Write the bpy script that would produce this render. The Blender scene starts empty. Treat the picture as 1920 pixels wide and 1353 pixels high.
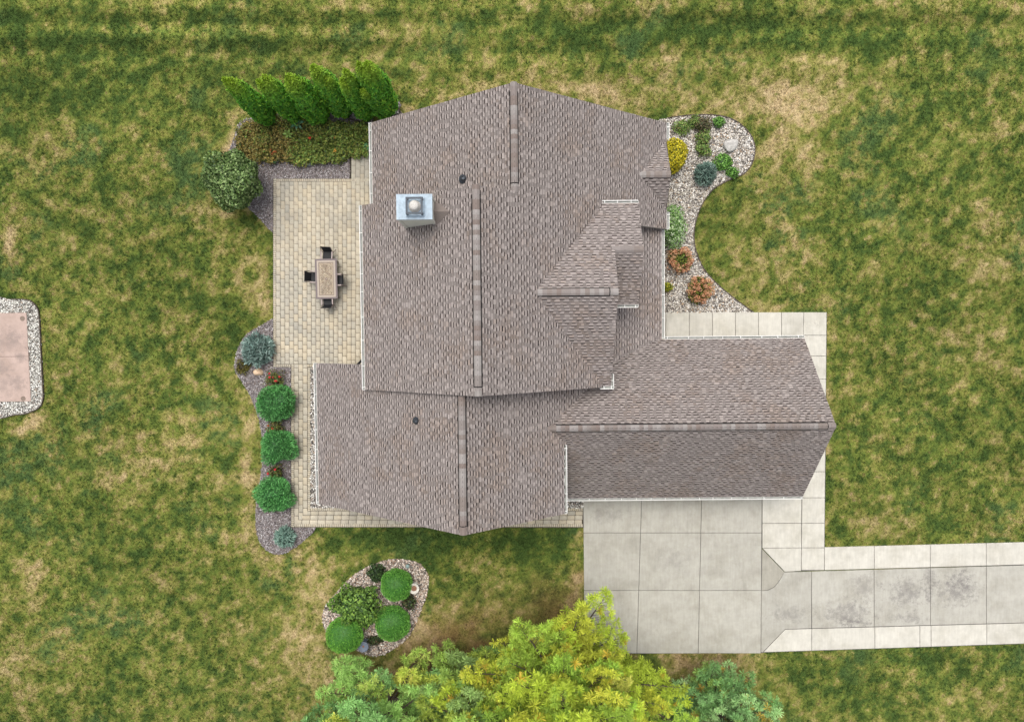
import bpy, math, random
import numpy as np
from mathutils import Matrix, Vector

random.seed(11)
RNG = np.random.default_rng(7)
S = bpy.context.scene
COL = S.collection

# ------------------------------------------------------------------ camera
CAM_H, F_PX = 37.0, 1297.0
TILT = math.atan((676.5 - 628.0) / F_PX)
ROLL = 0.009
_r = np.array([math.cos(ROLL), -math.sin(ROLL), 0.0])
_U = np.array([math.sin(ROLL), math.cos(ROLL), 0.0])
_Z = np.array([0, 0, 1.0])
_F = -_Z * math.cos(TILT) - _U * math.sin(TILT)
_up = _U * math.cos(TILT) - _Z * math.sin(TILT)
cam_d = bpy.data.cameras.new('camera')
cam = bpy.data.objects.new('camera', cam_d)
COL.objects.link(cam)
mw = Matrix.Identity(4)
for i in range(3):
    mw[i][0] = _r[i]; mw[i][1] = _up[i]; mw[i][2] = -_F[i]
mw[2][3] = CAM_H
cam.matrix_world = mw
cam_d.sensor_width = 36.0
cam_d.lens = F_PX / 1920 * 36.0
cam_d.clip_start = 0.5
cam_d.clip_end = 2000
S.camera = cam

# ------------------------------------------------------------------ light
SUN_EL, SUN_AZ = math.radians(71), math.radians(-16)   # azimuth from +y, towards +x
w = bpy.data.worlds.new('World'); S.world = w
w.use_nodes = True
nt = w.node_tree
sky = nt.nodes.new('ShaderNodeTexSky')
sky.sky_type = 'NISHITA'; sky.sun_disc = False
sky.sun_elevation = SUN_EL; sky.sun_rotation = SUN_AZ
sky.air_density = 1.0; sky.dust_density = 5.0; sky.ozone_density = 0.6
hs = nt.nodes.new('ShaderNodeHueSaturation'); hs.inputs['Saturation'].default_value = 0.30   # thin high cloud greys the sky
nt.links.new(sky.outputs[0], hs.inputs['Color']); nt.links.new(hs.outputs[0], nt.nodes['Background'].inputs[0])
nt.nodes['Background'].inputs[1].default_value = 0.15
sd = bpy.data.lights.new('sun', 'SUN')
sd.energy = 1.1; sd.angle = math.radians(30); sd.color = (1.0, 0.93, 0.82)
sun = bpy.data.objects.new('sun', sd); COL.objects.link(sun)
sdir = Vector((math.sin(SUN_AZ) * math.cos(SUN_EL), math.cos(SUN_AZ) * math.cos(SUN_EL), math.sin(SUN_EL)))
sun.rotation_euler = sdir.to_track_quat('Z', 'Y').to_euler()
sun.location = sdir * 60
S.view_settings.view_transform = 'Standard'
S.view_settings.look = 'None'
S.view_settings.gamma = 1.0
S.view_settings.use_curve_mapping = False
S.view_settings.exposure = 0.5
S.render.engine = 'CYCLES'
S.cycles.max_bounces = 5
S.cycles.diffuse_bounces = 3
S.cycles.transparent_max_bounces = 4

# ------------------------------------------------------------------ placing helpers
O_ = np.array([0, 0, CAM_H])
def ray(px, py):
    return _F * F_PX + _r * (px - 960.0) + _up * (676.5 - py)
def on_z(px, py, z=0.0):
    d = ray(px, py); t = (z - CAM_H) / d[2]
    p = O_ + d * t
    return float(p[0]), float(p[1])
def on_plane(px, py, pl):
    a, b, c = pl; d = ray(px, py)
    t = (a * O_[0] + b * O_[1] + c - O_[2]) / (d[2] - a * d[0] - b * d[1])
    p = O_ + d * t
    return float(p[0]), float(p[1])
def gpoly(pts, z=0.0):
    return [on_z(x, y, z) for x, y in pts]
def smooth_poly(pts, n=6):
    """closed Catmull-Rom through pts"""
    P = np.array(pts, float); m = len(P); out = []
    for i in range(m):
        p0, p1, p2, p3 = P[i - 1], P[i], P[(i + 1) % m], P[(i + 2) % m]
        for k in range(n):
            t = k / n
            out.append(0.5 * (2 * p1 + (p2 - p0) * t + (2 * p0 - 5 * p1 + 4 * p2 - p3) * t * t + (3 * p1 - p0 - 3 * p2 + p3) * t ** 3))
    return [tuple(p) for p in out]
def inside(X, Y, poly):
    r = np.zeros(X.shape, bool); n = len(poly); j = n - 1
    for i in range(n):
        xi, yi = poly[i]; xj, yj = poly[j]
        if yi != yj:
            c = ((yi > Y) != (yj > Y)) & (X < (xj - xi) * (Y - yi) / (yj - yi) + xi)
            r ^= c
        j = i
    return r

# ------------------------------------------------------------------ numpy noise
def vnoise(X, Y, scale, seed):
    r = np.random.default_rng(seed); G = r.random((256, 256))
    x = X / scale + 1000.3; y = Y / scale + 1000.7
    xi = np.floor(x).astype(int); yi = np.floor(y).astype(int)
    fx = x - xi; fy = y - yi
    fx = fx * fx * (3 - 2 * fx); fy = fy * fy * (3 - 2 * fy)
    a = G[xi % 256, yi % 256]; b = G[(xi + 1) % 256, yi % 256]
    c = G[xi % 256, (yi + 1) % 256]; d = G[(xi + 1) % 256, (yi + 1) % 256]
    return (a * (1 - fx) + b * fx) * (1 - fy) + (c * (1 - fx) + d * fx) * fy
def fbm(X, Y, scale, seed, octv=4, gain=0.55):
    s = 0; a = 1; t = 0
    # rotate each octave so the lattice never shows
    for k in range(octv):
        an = 0.6 + 1.1 * k
        xr = X * math.cos(an) - Y * math.sin(an); yr = X * math.sin(an) + Y * math.cos(an)
        s = s + a * vnoise(xr, yr, scale / 2 ** k, seed + k * 17); t += a; a *= gain
    return s / t

# ------------------------------------------------------------------ mesh helpers
def link(name, me, mat=None, parent=None, kind=None):
    o = bpy.data.objects.new(name, me); COL.objects.link(o)
    if mat is not None and not me.materials:
        for m_ in (mat if isinstance(mat, (list, tuple)) else [mat]):
            me.materials.append(m_)
    if parent: o.parent = parent
    if kind: o['kind'] = kind
    return o
def tag(o, label, cat, group=None, kind=None):
    o['label'] = label; o['category'] = cat
    if group: o['group'] = group
    if kind: o['kind'] = kind
    return o
def empty(name, label, cat, loc=(0, 0, 0), rz=0.0, group=None):
    o = bpy.data.objects.new(name, None); COL.objects.link(o)
    o.location = loc; o.rotation_euler = (0, 0, rz); o.empty_display_size = 0.2
    return tag(o, label, cat, group)
def npmesh(name, V, F, tint=None, smooth=False, dom='FACE'):
    """V (n,3); F (m,k); tint (m,3) per face"""
    me = bpy.data.meshes.new(name)
    V = np.ascontiguousarray(V, np.float32); F = np.ascontiguousarray(F, np.int32)
    m, k = F.shape
    me.vertices.add(len(V)); me.vertices.foreach_set('co', V.ravel())
    me.loops.add(m * k); me.loops.foreach_set('vertex_index', F.ravel())
    me.polygons.add(m)
    me.polygons.foreach_set('loop_start', np.arange(0, m * k, k, dtype=np.int32))
    me.polygons.foreach_set('loop_total', np.full(m, k, np.int32))
    me.update(calc_edges=True)
    if smooth: me.polygons.foreach_set('use_smooth', np.ones(m, bool))
    if tint is not None:
        a = me.attributes.new('tint', 'FLOAT_COLOR', dom)
        c = np.ones((m if dom == 'FACE' else len(V), 4), np.float32); c[:, :3] = tint
        a.data.foreach_set('color', c.ravel())
    return me
def copies(Vt, Ft, pos, R, sc, tint=None):
    """template (k,3)/(f,q) -> N transformed copies. R (N,3,3), sc (N,) or (N,3)"""
    N = len(pos); sc = np.asarray(sc)
    if sc.ndim == 1: sc = sc[:, None]
    P = Vt[None] * sc[:, None, :]
    V = np.einsum('nij,nkj->nki', R, P) + pos[:, None, :]
    F = Ft[None] + (np.arange(N) * len(Vt))[:, None, None]
    T = None
    if tint is not None: T = np.repeat(tint, len(Ft), axis=0)
    return V.reshape(-1, 3), F.reshape(-1, Ft.shape[1]), T
def join(parts):
    Vs, Fs, Ts, off = [], [], [], 0
    for V, F, T in parts:
        Vs.append(V); Fs.append(F + off); Ts.append(T); off += len(V)
    return np.concatenate(Vs), np.concatenate(Fs), (np.concatenate(Ts) if Ts[0] is not None else None)
def frames(N, rng, tilt=None):
    """random rotations; rows give orthonormal frames whose third column is N (n,3)"""
    n = N / np.linalg.norm(N, axis=1, keepdims=True)
    a = rng.normal(size=n.shape)
    a -= (a * n).sum(1, keepdims=True) * n
    a /= np.linalg.norm(a, axis=1, keepdims=True) + 1e-9
    b = np.cross(n, a)
    return np.stack([a, b, n], axis=2)
class MB:
    """collects small shapes into ONE mesh"""
    def __init__(s): s.v = []; s.f = []
    def box(s, c, d, rz=0.0, top=1.0):
        x, y, z = d[0] / 2, d[1] / 2, d[2] / 2; b = len(s.v); ca, sa = math.cos(rz), math.sin(rz)
        for dz, q in ((-z, 1.0), (z, top)):
            for sx, sy in ((-1, -1), (1, -1), (1, 1), (-1, 1)):
                X, Y = sx * x * q, sy * y * q
                s.v.append((c[0] + X * ca - Y * sa, c[1] + X * sa + Y * ca, c[2] + dz))
        s.f += [(b, b + 3, b + 2, b + 1), (b + 4, b + 5, b + 6, b + 7)] + [(b + i, b + (i + 1) % 4, b + 4 + (i + 1) % 4, b + 4 + i) for i in range(4)]
        return s
    def prism(s, poly, z0, z1):
        """vertical prism; z1 number or function"""
        n = len(poly); b = len(s.v)
        for z in (z0, z1):
            for x, y in poly: s.v.append((x, y, z(x, y) if callable(z) else z))
        s.f.append(tuple(b + i for i in range(n))[::-1]); s.f.append(tuple(b + n + i for i in range(n)))
        s.f += [(b + i, b + (i + 1) % n, b + n + (i + 1) % n, b + n + i) for i in range(n)]
        return s
    def tube(s, pts, r, n=6, r2=None):
        pts = [Vector(p) for p in pts]; m = len(pts); b = len(s.v)
        for i, p in enumerate(pts):
            d = (pts[min(i + 1, m - 1)] - pts[max(i - 1, 0)]).normalized()
            u = d.orthogonal().normalized() if i == 0 else (u - d * u.dot(d)).normalized()
            v = d.cross(u); rr = r if r2 is None else r + (r2 - r) * i / (m - 1)
            for k in range(n):
                a = 2 * math.pi * k / n
                s.v.append(tuple(p + u * math.cos(a) * rr + v * math.sin(a) * rr))
        for i in range(m - 1):
            for k in range(n):
                a = b + i * n + k; c = b + i * n + (k + 1) % n
                s.f.append((a, c, c + n, a + n))
        s.f.append(tuple(b + k for k in range(n))[::-1]); s.f.append(tuple(b + (m - 1) * n + k for k in range(n)))
        return s
    def lathe(s, prof, n=20, c=(0, 0, 0)):
        b = len(s.v)
        for r, z in prof:
            for k in range(n):
                a = 2 * math.pi * k / n; s.v.append((c[0] + r * math.cos(a), c[1] + r * math.sin(a), c[2] + z))
        for i in range(len(prof) - 1):
            for k in range(n):
                s.f.append((b + i * n + k, b + i * n + (k + 1) % n, b + (i + 1) * n + (k + 1) % n, b + (i + 1) * n + k))
        s.f.append(tuple(b + k for k in range(n))[::-1]); s.f.append(tuple(b + (len(prof) - 1) * n + k for k in range(n)))
        return s
    def quad(s, a, b_, c, d):
        b = len(s.v); s.v += [a, b_, c, d]; s.f.append((b, b + 1, b + 2, b + 3)); return s
    def mesh(s, name):
        me = bpy.data.meshes.new(name); me.from_pydata([tuple(map(float, v)) for v in s.v], [], s.f); me.update(); return me
    def build(s, name, mat=None, parent=None, kind=None, smooth=False):
        me = s.mesh(name)
        if smooth: me.polygons.foreach_set('use_smooth', [True] * len(me.polygons))
        return link(name, me, mat, parent, kind)

# ------------------------------------------------------------------ materials
def material(name, col=(0.5, 0.5, 0.5), rough=0.85, tint=None, rnd=None, noise=None, bump=None, spec=0.25, metal=0.0, transl=0.0, blotch=None, inst=False):
    """noise=(scale, low, high) brightness; blotch=(scale, colour, amount); rnd=[colours] by object; tint=True uses face attribute"""
    m = bpy.data.materials.new(name); m.use_nodes = True
    t = m.node_tree; L = t.links; N = t.nodes.new
    bs = t.nodes['Principled BSDF']
    bs.inputs['Roughness'].default_value = rough
    bs.inputs['Metallic'].default_value = metal
    bs.inputs['Specular IOR Level'].default_value = spec
    geo = N('ShaderNodeNewGeometry')
    if tint:
        at = N('ShaderNodeAttribute'); at.attribute_name = 'tint'
        if inst: at.attribute_type = 'INSTANCER'
        cur = at.outputs['Color']
    elif rnd:
        oi = N('ShaderNodeObjectInfo'); cr = N('ShaderNodeValToRGB'); cr.color_ramp.interpolation = 'CONSTANT'
        el = cr.color_ramp.elements
        while len(el) < len(rnd): el.new(0.5)
        for i, c in enumerate(rnd): el[i].position = i / len(rnd); el[i].color = (*c, 1)
        L.new(oi.outputs['Random'], cr.inputs[0]); cur = cr.outputs[0]
    else:
        rg = N('ShaderNodeRGB'); rg.outputs[0].default_value = (*col, 1); cur = rg.outputs[0]
    if blotch:
        sc, c2, amt = blotch
        nz = N('ShaderNodeTexNoise'); nz.inputs['Scale'].default_value = sc; nz.inputs['Detail'].default_value = 6; nz.inputs['Roughness'].default_value = 0.65
        L.new(geo.outputs['Position'], nz.inputs['Vector'])
        mr = N('ShaderNodeMapRange'); mr.inputs[1].default_value = 0.45; mr.inputs[2].default_value = 0.7; mr.inputs[4].default_value = amt
        L.new(nz.outputs[0], mr.inputs[0])
        mx = N('ShaderNodeMixRGB'); L.new(mr.outputs[0], mx.inputs[0]); L.new(cur, mx.inputs[1]); mx.inputs[2].default_value = (*c2, 1)
        cur = mx.outputs[0]
    if noise:
        sc, lo, hi = noise
        nz = N('ShaderNodeTexNoise'); nz.inputs['Scale'].default_value = sc; nz.inputs['Detail'].default_value = 5; nz.inputs['Roughness'].default_value = 0.7
        L.new(geo.outputs['Position'], nz.inputs['Vector'])
        mr = N('ShaderNodeMapRange'); mr.inputs[1].default_value = 0.3; mr.inputs[2].default_value = 0.7; mr.inputs[3].default_value = lo; mr.inputs[4].default_value = hi
        L.new(nz.outputs[0], mr.inputs[0])
        mx = N('ShaderNodeMixRGB'); mx.blend_type = 'MULTIPLY'; mx.inputs[0].default_value = 1
        L.new(cur, mx.inputs[1]); L.new(mr.outputs[0], mx.inputs[2]); cur = mx.outputs[0]
    L.new(cur, bs.inputs['Base Color'])
    if bump:
        sc, st, dist = bump
        nz = N('ShaderNodeTexNoise'); nz.inputs['Scale'].default_value = sc; nz.inputs['Detail'].default_value = 4
        L.new(geo.outputs['Position'], nz.inputs['Vector'])
        b = N('ShaderNodeBump'); b.inputs['Strength'].default_value = st; b.inputs['Distance'].default_value = dist
        L.new(nz.outputs[0], b.inputs['Height']); L.new(b.outputs[0], bs.inputs['Normal'])
    if transl:
        tr = N('ShaderNodeBsdfTranslucent'); L.new(cur, tr.inputs['Color'])
        ms = N('ShaderNodeMixShader'); ms.inputs[0].default_value = transl
        L.new(bs.outputs[0], ms.inputs[1]); L.new(tr.outputs[0], ms.inputs[2])
        L.new(ms.outputs[0], t.nodes['Material Output'].inputs[0])
    return m

M = {}
M['shingle'] = material('shingle', tint=True, rough=0.95, spec=0.1, noise=(55, 0.8, 1.2), bump=(120, 0.4, 0.01))
M['deck'] = material('roof_deck', (0.15, 0.125, 0.12), rough=0.95, spec=0.1)
M['ridge'] = material('ridge_shingle', rnd=[(.215, .19, .18), (.19, .155, .14), (.28, .26, .25), (.235, .21, .20), (.20, .17, .155), (.255, .235, .225), (.21, .18, .17)], rough=0.95, spec=0.1, noise=(40, 0.85, 1.15))
M['vent'] = material('ridge_vent_plastic', (0.018, 0.016, 0.016), rough=0.8)  # black plastic ledge that also draws the vent gap's shadow line
M['white'] = material('white_paint', (0.72, 0.72, 0.70), rough=0.45, noise=(3, 0.9, 1.05))
M['trough'] = material('gutter_inside', (0.30, 0.31, 0.29), rough=0.6, noise=(4, 0.6, 1.2))  # grey holds both dirt and painted inner shade of the white metal
M['fascia'] = material('fascia_board', (0.42, 0.40, 0.37), rough=0.6)
M['siding'] = material('wall_siding', (0.45, 0.42, 0.37), rough=0.7, noise=(2, 0.9, 1.1))
M['chase'] = material('chimney_siding', (0.66, 0.65, 0.58), rough=0.6, noise=(4, 0.9, 1.05))
M['galv'] = material('galvanised_metal', (0.36, 0.45, 0.53), rough=0.5, metal=0.0, noise=(7, 0.8, 1.15), blotch=(5, (.24, .30, .36), .7))
M['dmetal'] = material('dark_metal', (0.05, 0.06, 0.075), rough=0.5, metal=0.3)
M['flue'] = material('weathered_flue', (0.55, 0.53, 0.5), rough=0.5, noise=(30, 0.55, 1.2))
M['black'] = material('black_rubber', (0.02, 0.021, 0.024), rough=0.7)
M['bark'] = material('bark', (0.12, 0.095, 0.075), rough=0.9, noise=(14, 0.6, 1.3), bump=(20, 0.5, 0.02))
M['leaf'] = material('leaf', tint=True, rough=0.55, spec=0.3, transl=0.18)
M['needle'] = material('needle', tint=True, rough=0.6, spec=0.25, transl=0.06)
M['grass'] = material('grass_blade', tint=True, rough=0.7, spec=0.15, transl=0.2, inst=True)
M['lawn'] = material('lawn_turf', tint=True, rough=0.95, spec=0.05, noise=(9, 0.6, 1.35), bump=(30, 0.6, 0.04))
M['ground'] = material('field_grass', (0.105, 0.13, 0.03), rough=0.95, spec=0.05, noise=(2.2, 0.5, 1.4), blotch=(0.8, (.23, .20, .08), .7))
M['pebble'] = material('pebble', tint=True, rough=0.7, spec=0.25)
M['gravelbed'] = material('gravel_bed', (0.20, 0.18, 0.16), rough=0.95, noise=(22, 0.4, 1.6))
M['chip'] = material('mulch_chip', tint=True, rough=0.9, spec=0.1)
M['mulch'] = material('mulch_bed', (0.14, 0.123, 0.123), rough=0.95, noise=(18, 0.5, 1.5), blotch=(1.3, (.16, .13, .10), .5))
M['soil'] = material('joint_sand', (0.05, 0.042, 0.032), rough=0.95, noise=(12, 0.6, 1.4))
M['joint'] = material('concrete_joint', (0.09, 0.085, 0.08), rough=0.95)
M['paver'] = material('paver_stone', tint=True, rough=0.85, spec=0.15, noise=(30, 0.86, 1.12), blotch=(0.7, (.24, .235, .215), .55), bump=(60, 0.3, 0.01))
M['rock'] = material('pale_boulder', (0.50, 0.485, 0.46), rough=0.8, noise=(6, 0.65, 1.15), bump=(9, 0.5, 0.05))
M['tanrock'] = material('tan_rock', (0.62, 0.45, 0.31), rough=0.8, noise=(7, 0.8, 1.15), bump=(9, 0.5, 0.04))
M['darkrock'] = material('slate_rock', (0.15, 0.165, 0.185), rough=0.7, noise=(7, 0.7, 1.3), bump=(9, 0.6, 0.04))
M['edging'] = material('edging_strip', (0.075, 0.06, 0.05), rough=0.8, noise=(6, 0.7, 1.5))
M['sling'] = material('black_sling', (0.014, 0.015, 0.018), rough=0.6, noise=(30, 0.8, 1.3))
M['frame'] = material('bronze_frame', (0.17, 0.13, 0.125), rough=0.5, metal=0.2)
M['arm'] = material('pale_armrest', (0.34, 0.28, 0.27), rough=0.45)
M['tablerim'] = material('table_rim', (0.145, 0.118, 0.12), rough=0.5)
M['tile1'] = material('table_tile', (0.34, 0.28, 0.21), rough=0.5, noise=(16, 0.75, 1.2))
M['tile2'] = material('table_border_tile', (0.37, 0.315, 0.265), rough=0.5, noise=(20, 0.85, 1.12))
M['tile3'] = material('table_band_tile', (0.19, 0.145, 0.115), rough=0.5, noise=(20, 0.8, 1.2))
M['cement'] = material('cast_cement', (0.60, 0.57, 0.52), rough=0.85, noise=(12, 0.8, 1.1))
M['rust'] = material('birdbath_water_stain', (0.22, 0.11, 0.07), rough=0.4, noise=(14, 0.6, 1.3))
M['bluegrey'] = material('blue_grey_glaze', (0.16, 0.19, 0.25), rough=0.4, noise=(12, 0.8, 1.2))
M['sage'] = material('sage_metal', (0.20, 0.27, 0.26), rough=0.5)
M['pine_mulch'] = material('needle_litter', (0.17, 0.10, 0.055), rough=0.95, noise=(10, 0.6, 1.4))

def concrete(name, col, stains=(), stain_col=(0.16, 0.15, 0.14), streak=True):
    m = material(name, col, rough=0.88, spec=0.15, noise=(2.2, 0.90, 1.08), blotch=(0.75, tuple(c * f for c, f in zip(col, (.80, .79, .76))), 0.9), bump=(70, 0.15, 0.01))
    t = m.node_tree; L = t.links; N = t.nodes.new
    bs = t.nodes['Principled BSDF']; cur = bs.inputs['Base Color'].links[0].from_socket
    geo = N('ShaderNodeNewGeometry')
    if streak:
        mp = N('ShaderNodeMapping'); mp.inputs['Scale'].default_value = (9, 1.2, 1)
        nz = N('ShaderNodeTexNoise'); nz.inputs['Scale'].default_value = 1; nz.inputs['Detail'].default_value = 6
        L.new(geo.outputs['Position'], mp.inputs[0]); L.new(mp.outputs[0], nz.inputs['Vector'])
        mr = N('ShaderNodeMapRange'); mr.inputs[1].default_value = .3; mr.inputs[2].default_value = .7; mr.inputs[3].default_value = .93; mr.inputs[4].default_value = 1.05
        L.new(nz.outputs[0], mr.inputs[0])
        mx = N('ShaderNodeMixRGB'); mx.blend_type = 'MULTIPLY'; mx.inputs[0].default_value = 1
        L.new(cur, mx.inputs[1]); L.new(mr.outputs[0], mx.inputs[2]); cur = mx.outputs[0]
        # pale scuffs
        n2 = N('ShaderNodeTexNoise'); n2.inputs['Scale'].default_value = 1.7; n2.inputs['Detail'].default_value = 9; n2.inputs['Roughness'].default_value = .75
        L.new(geo.outputs['Position'], n2.inputs['Vector'])
        m2 = N('ShaderNodeMapRange'); m2.inputs[1].default_value = .58; m2.inputs[2].default_value = .72; m2.inputs[4].default_value = .5
        L.new(n2.outputs[0], m2.inputs[0])
        mx = N('ShaderNodeMixRGB'); L.new(m2.outputs[0], mx.inputs[0]); L.new(cur, mx.inputs[1]); mx.inputs[2].default_value = (*[min(1, c * 1.22) for c in col], 1); cur = mx.outputs[0]
    oi = N('ShaderNodeObjectInfo'); ro = N('ShaderNodeMapRange'); ro.inputs[3].default_value = .93; ro.inputs[4].default_value = 1.04
    L.new(oi.outputs['Random'], ro.inputs[0])
    mx = N('ShaderNodeMixRGB'); mx.blend_type = 'MULTIPLY'; mx.inputs[0].default_value = 1; L.new(cur, mx.inputs[1]); L.new(ro.outputs[0], mx.inputs[2]); cur = mx.outputs[0]
    if stains:
        n3 = N('ShaderNodeTexNoise'); n3.inputs['Scale'].default_value = 3.2; n3.inputs['Detail'].default_value = 12; n3.inputs['Roughness'].default_value = .85
        L.new(geo.outputs['Position'], n3.inputs['Vector'])
        n4 = N('ShaderNodeMapRange'); n4.inputs[1].default_value = .38; n4.inputs[2].default_value = .62; n4.inputs[3].default_value = .32; n4.inputs[4].default_value = .74; L.new(n3.outputs[0], n4.inputs[0])
        for (x, y, rx, ry, a) in stains:
            mp = N('ShaderNodeMapping'); mp.inputs['Location'].default_value = (-x / rx, -y / ry, 0); mp.inputs['Scale'].default_value = (1 / rx, 1 / ry, 0)
            L.new(geo.outputs['Position'], mp.inputs[0])
            ln = N('ShaderNodeVectorMath'); ln.operation = 'LENGTH'; L.new(mp.outputs[0], ln.inputs[0])
            fr = N('ShaderNodeMapRange'); fr.inputs[1].default_value = 1.0; fr.inputs[2].default_value = 0.1; fr.inputs[3].default_value = -.42; fr.inputs[4].default_value = .12
            L.new(ln.outputs['Value'], fr.inputs[0])
            ad = N('ShaderNodeMath'); L.new(n4.outputs[0], ad.inputs[0]); L.new(fr.outputs[0], ad.inputs[1])
            sm = N('ShaderNodeMapRange'); sm.inputs[1].default_value = .45; sm.inputs[2].default_value = .70; sm.inputs[4].default_value = a
            L.new(ad.outputs[0], sm.inputs[0])
            mx = N('ShaderNodeMixRGB'); L.new(sm.outputs[0], mx.inputs[0]); L.new(cur, mx.inputs[1]); mx.inputs[2].default_value = (*stain_col, 1); cur = mx.outputs[0]
    L.new(cur, bs.inputs['Base Color'])
    return m

# ================================================================== THE HOUSE
house = empty('house', 'sprawling single family house under brown grey asphalt shingle gable roofs with white gutters', 'house')
P9 = 0.75
zB = 9.75
uB = 0.5 * (on_z(893, 347, zB)[0] + on_z(895.5, 742.9, zB)[0])
vBn = on_z(895, 346.9, zB)[1]; vBs = on_z(894.8, 742.9, zB)[1]
plE = (-P9, 0, zB + P9 * uB)
plBw = (P9, 0, zB - P9 * uB)
uA = on_plane(964, 250, plE)[0]; zA = plE[0] * uA + plE[2]
plAw = (P9, 0, zA - P9 * uA)
vAn = on_z(963.3, 154.6, zA)[1]
uAw = on_plane(697.5, 300, plAw)[0]
uAe = on_plane(1250, 235, plE)[0]
uBw = on_plane(681.5, 560, plBw)[0]
zC = 8.93
uC = on_z(867, 870, zC)[0]
plCw = (P9, 0, zC - P9 * uC); plCe = (-P9, 0, zC + P9 * uC)
vCs = on_z(865.6, 1003.5, zC)[1]; vCn = on_plane(600, 681, plCw)[1]
uCw = on_plane(595.5, 820, plCw)[0]; uCe = on_plane(1058, 900, plCe)[0]
zG = 6.2; PG = 0.88
vG = on_z(1300, 801, zG)[1]; uGe = on_z(1568, 803, zG)[0]
plGn = (0, -PG, zG + PG * vG); plGs = (0, PG, zG - PG * vG)
vGn = on_plane(1400, 634.5, plGn)[1]; vGs = on_plane(1300, 932, plGs)[1]
# dormers over the east slope
u0, vD = on_plane(1003, 548, plE); zD = plE[0] * u0 + plE[2]
uD = on_z(1160, 548, zD)[0]
pD = 0.566
plDn = (0, -pD, zD + pD * vD); plDs = (0, pD, zD - pD * vD)
uDn, vDe = on_plane(1133, 382, plE)
uDs, vDw = on_plane(1126, 724, plE)
vD2 = on_plane(1178, 467, plDn)[1]; zD2 = plDn[1] * vD2 + plDn[2]
uD2 = on_z(1207, 466, zD2)[0]
plD2s = (0, pD, zD2 - pD * vD2)
vD2s = on_plane(1178, 571, plD2s)[1]
u3, v3 = on_plane(1200, 327, plE); z3 = plE[0] * u3 + plE[2]
u3e = on_z(1258, 325, z3)[0]
zEe = plE[0] * uAe + plE[2]
v3n = on_z(1252, 262, zEe)[1]; v3s = on_z(1250, 396, zEe)[1]
p3n = (z3 - zEe) / (v3n - v3); p3s = (z3 - zEe) / (v3 - v3s)
pl3n = (0, -p3n, z3 + p3n * v3); pl3s = (0, p3s, z3 - p3s * v3)
vAs = on_plane(1225, 426, plE)[1]
pP = 0.38
uPe, _ = on_z(1241, 540, 2.7); plP = (-pP, 0, 2.7 + pP * uPe)

# shingle colours: mauve grey with brown blends, pale tabs and a dark band, part print, part painted shade
def roof_tone(u, v, seed, n):
    r = np.random.default_rng(seed)
    f = fbm(u, v, 1.1, 91, 4) + r.normal(0, 0.09, n)
    br = np.clip((f - 0.50) * 3.0, 0, 1)[:, None] * .7
    g = np.array([.205, .181, .172]); b = np.array([.190, .152, .130])
    return (g * (1 - br) + b * br) * (1 + r.normal(0, 0.06, n))[:, None]

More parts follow.
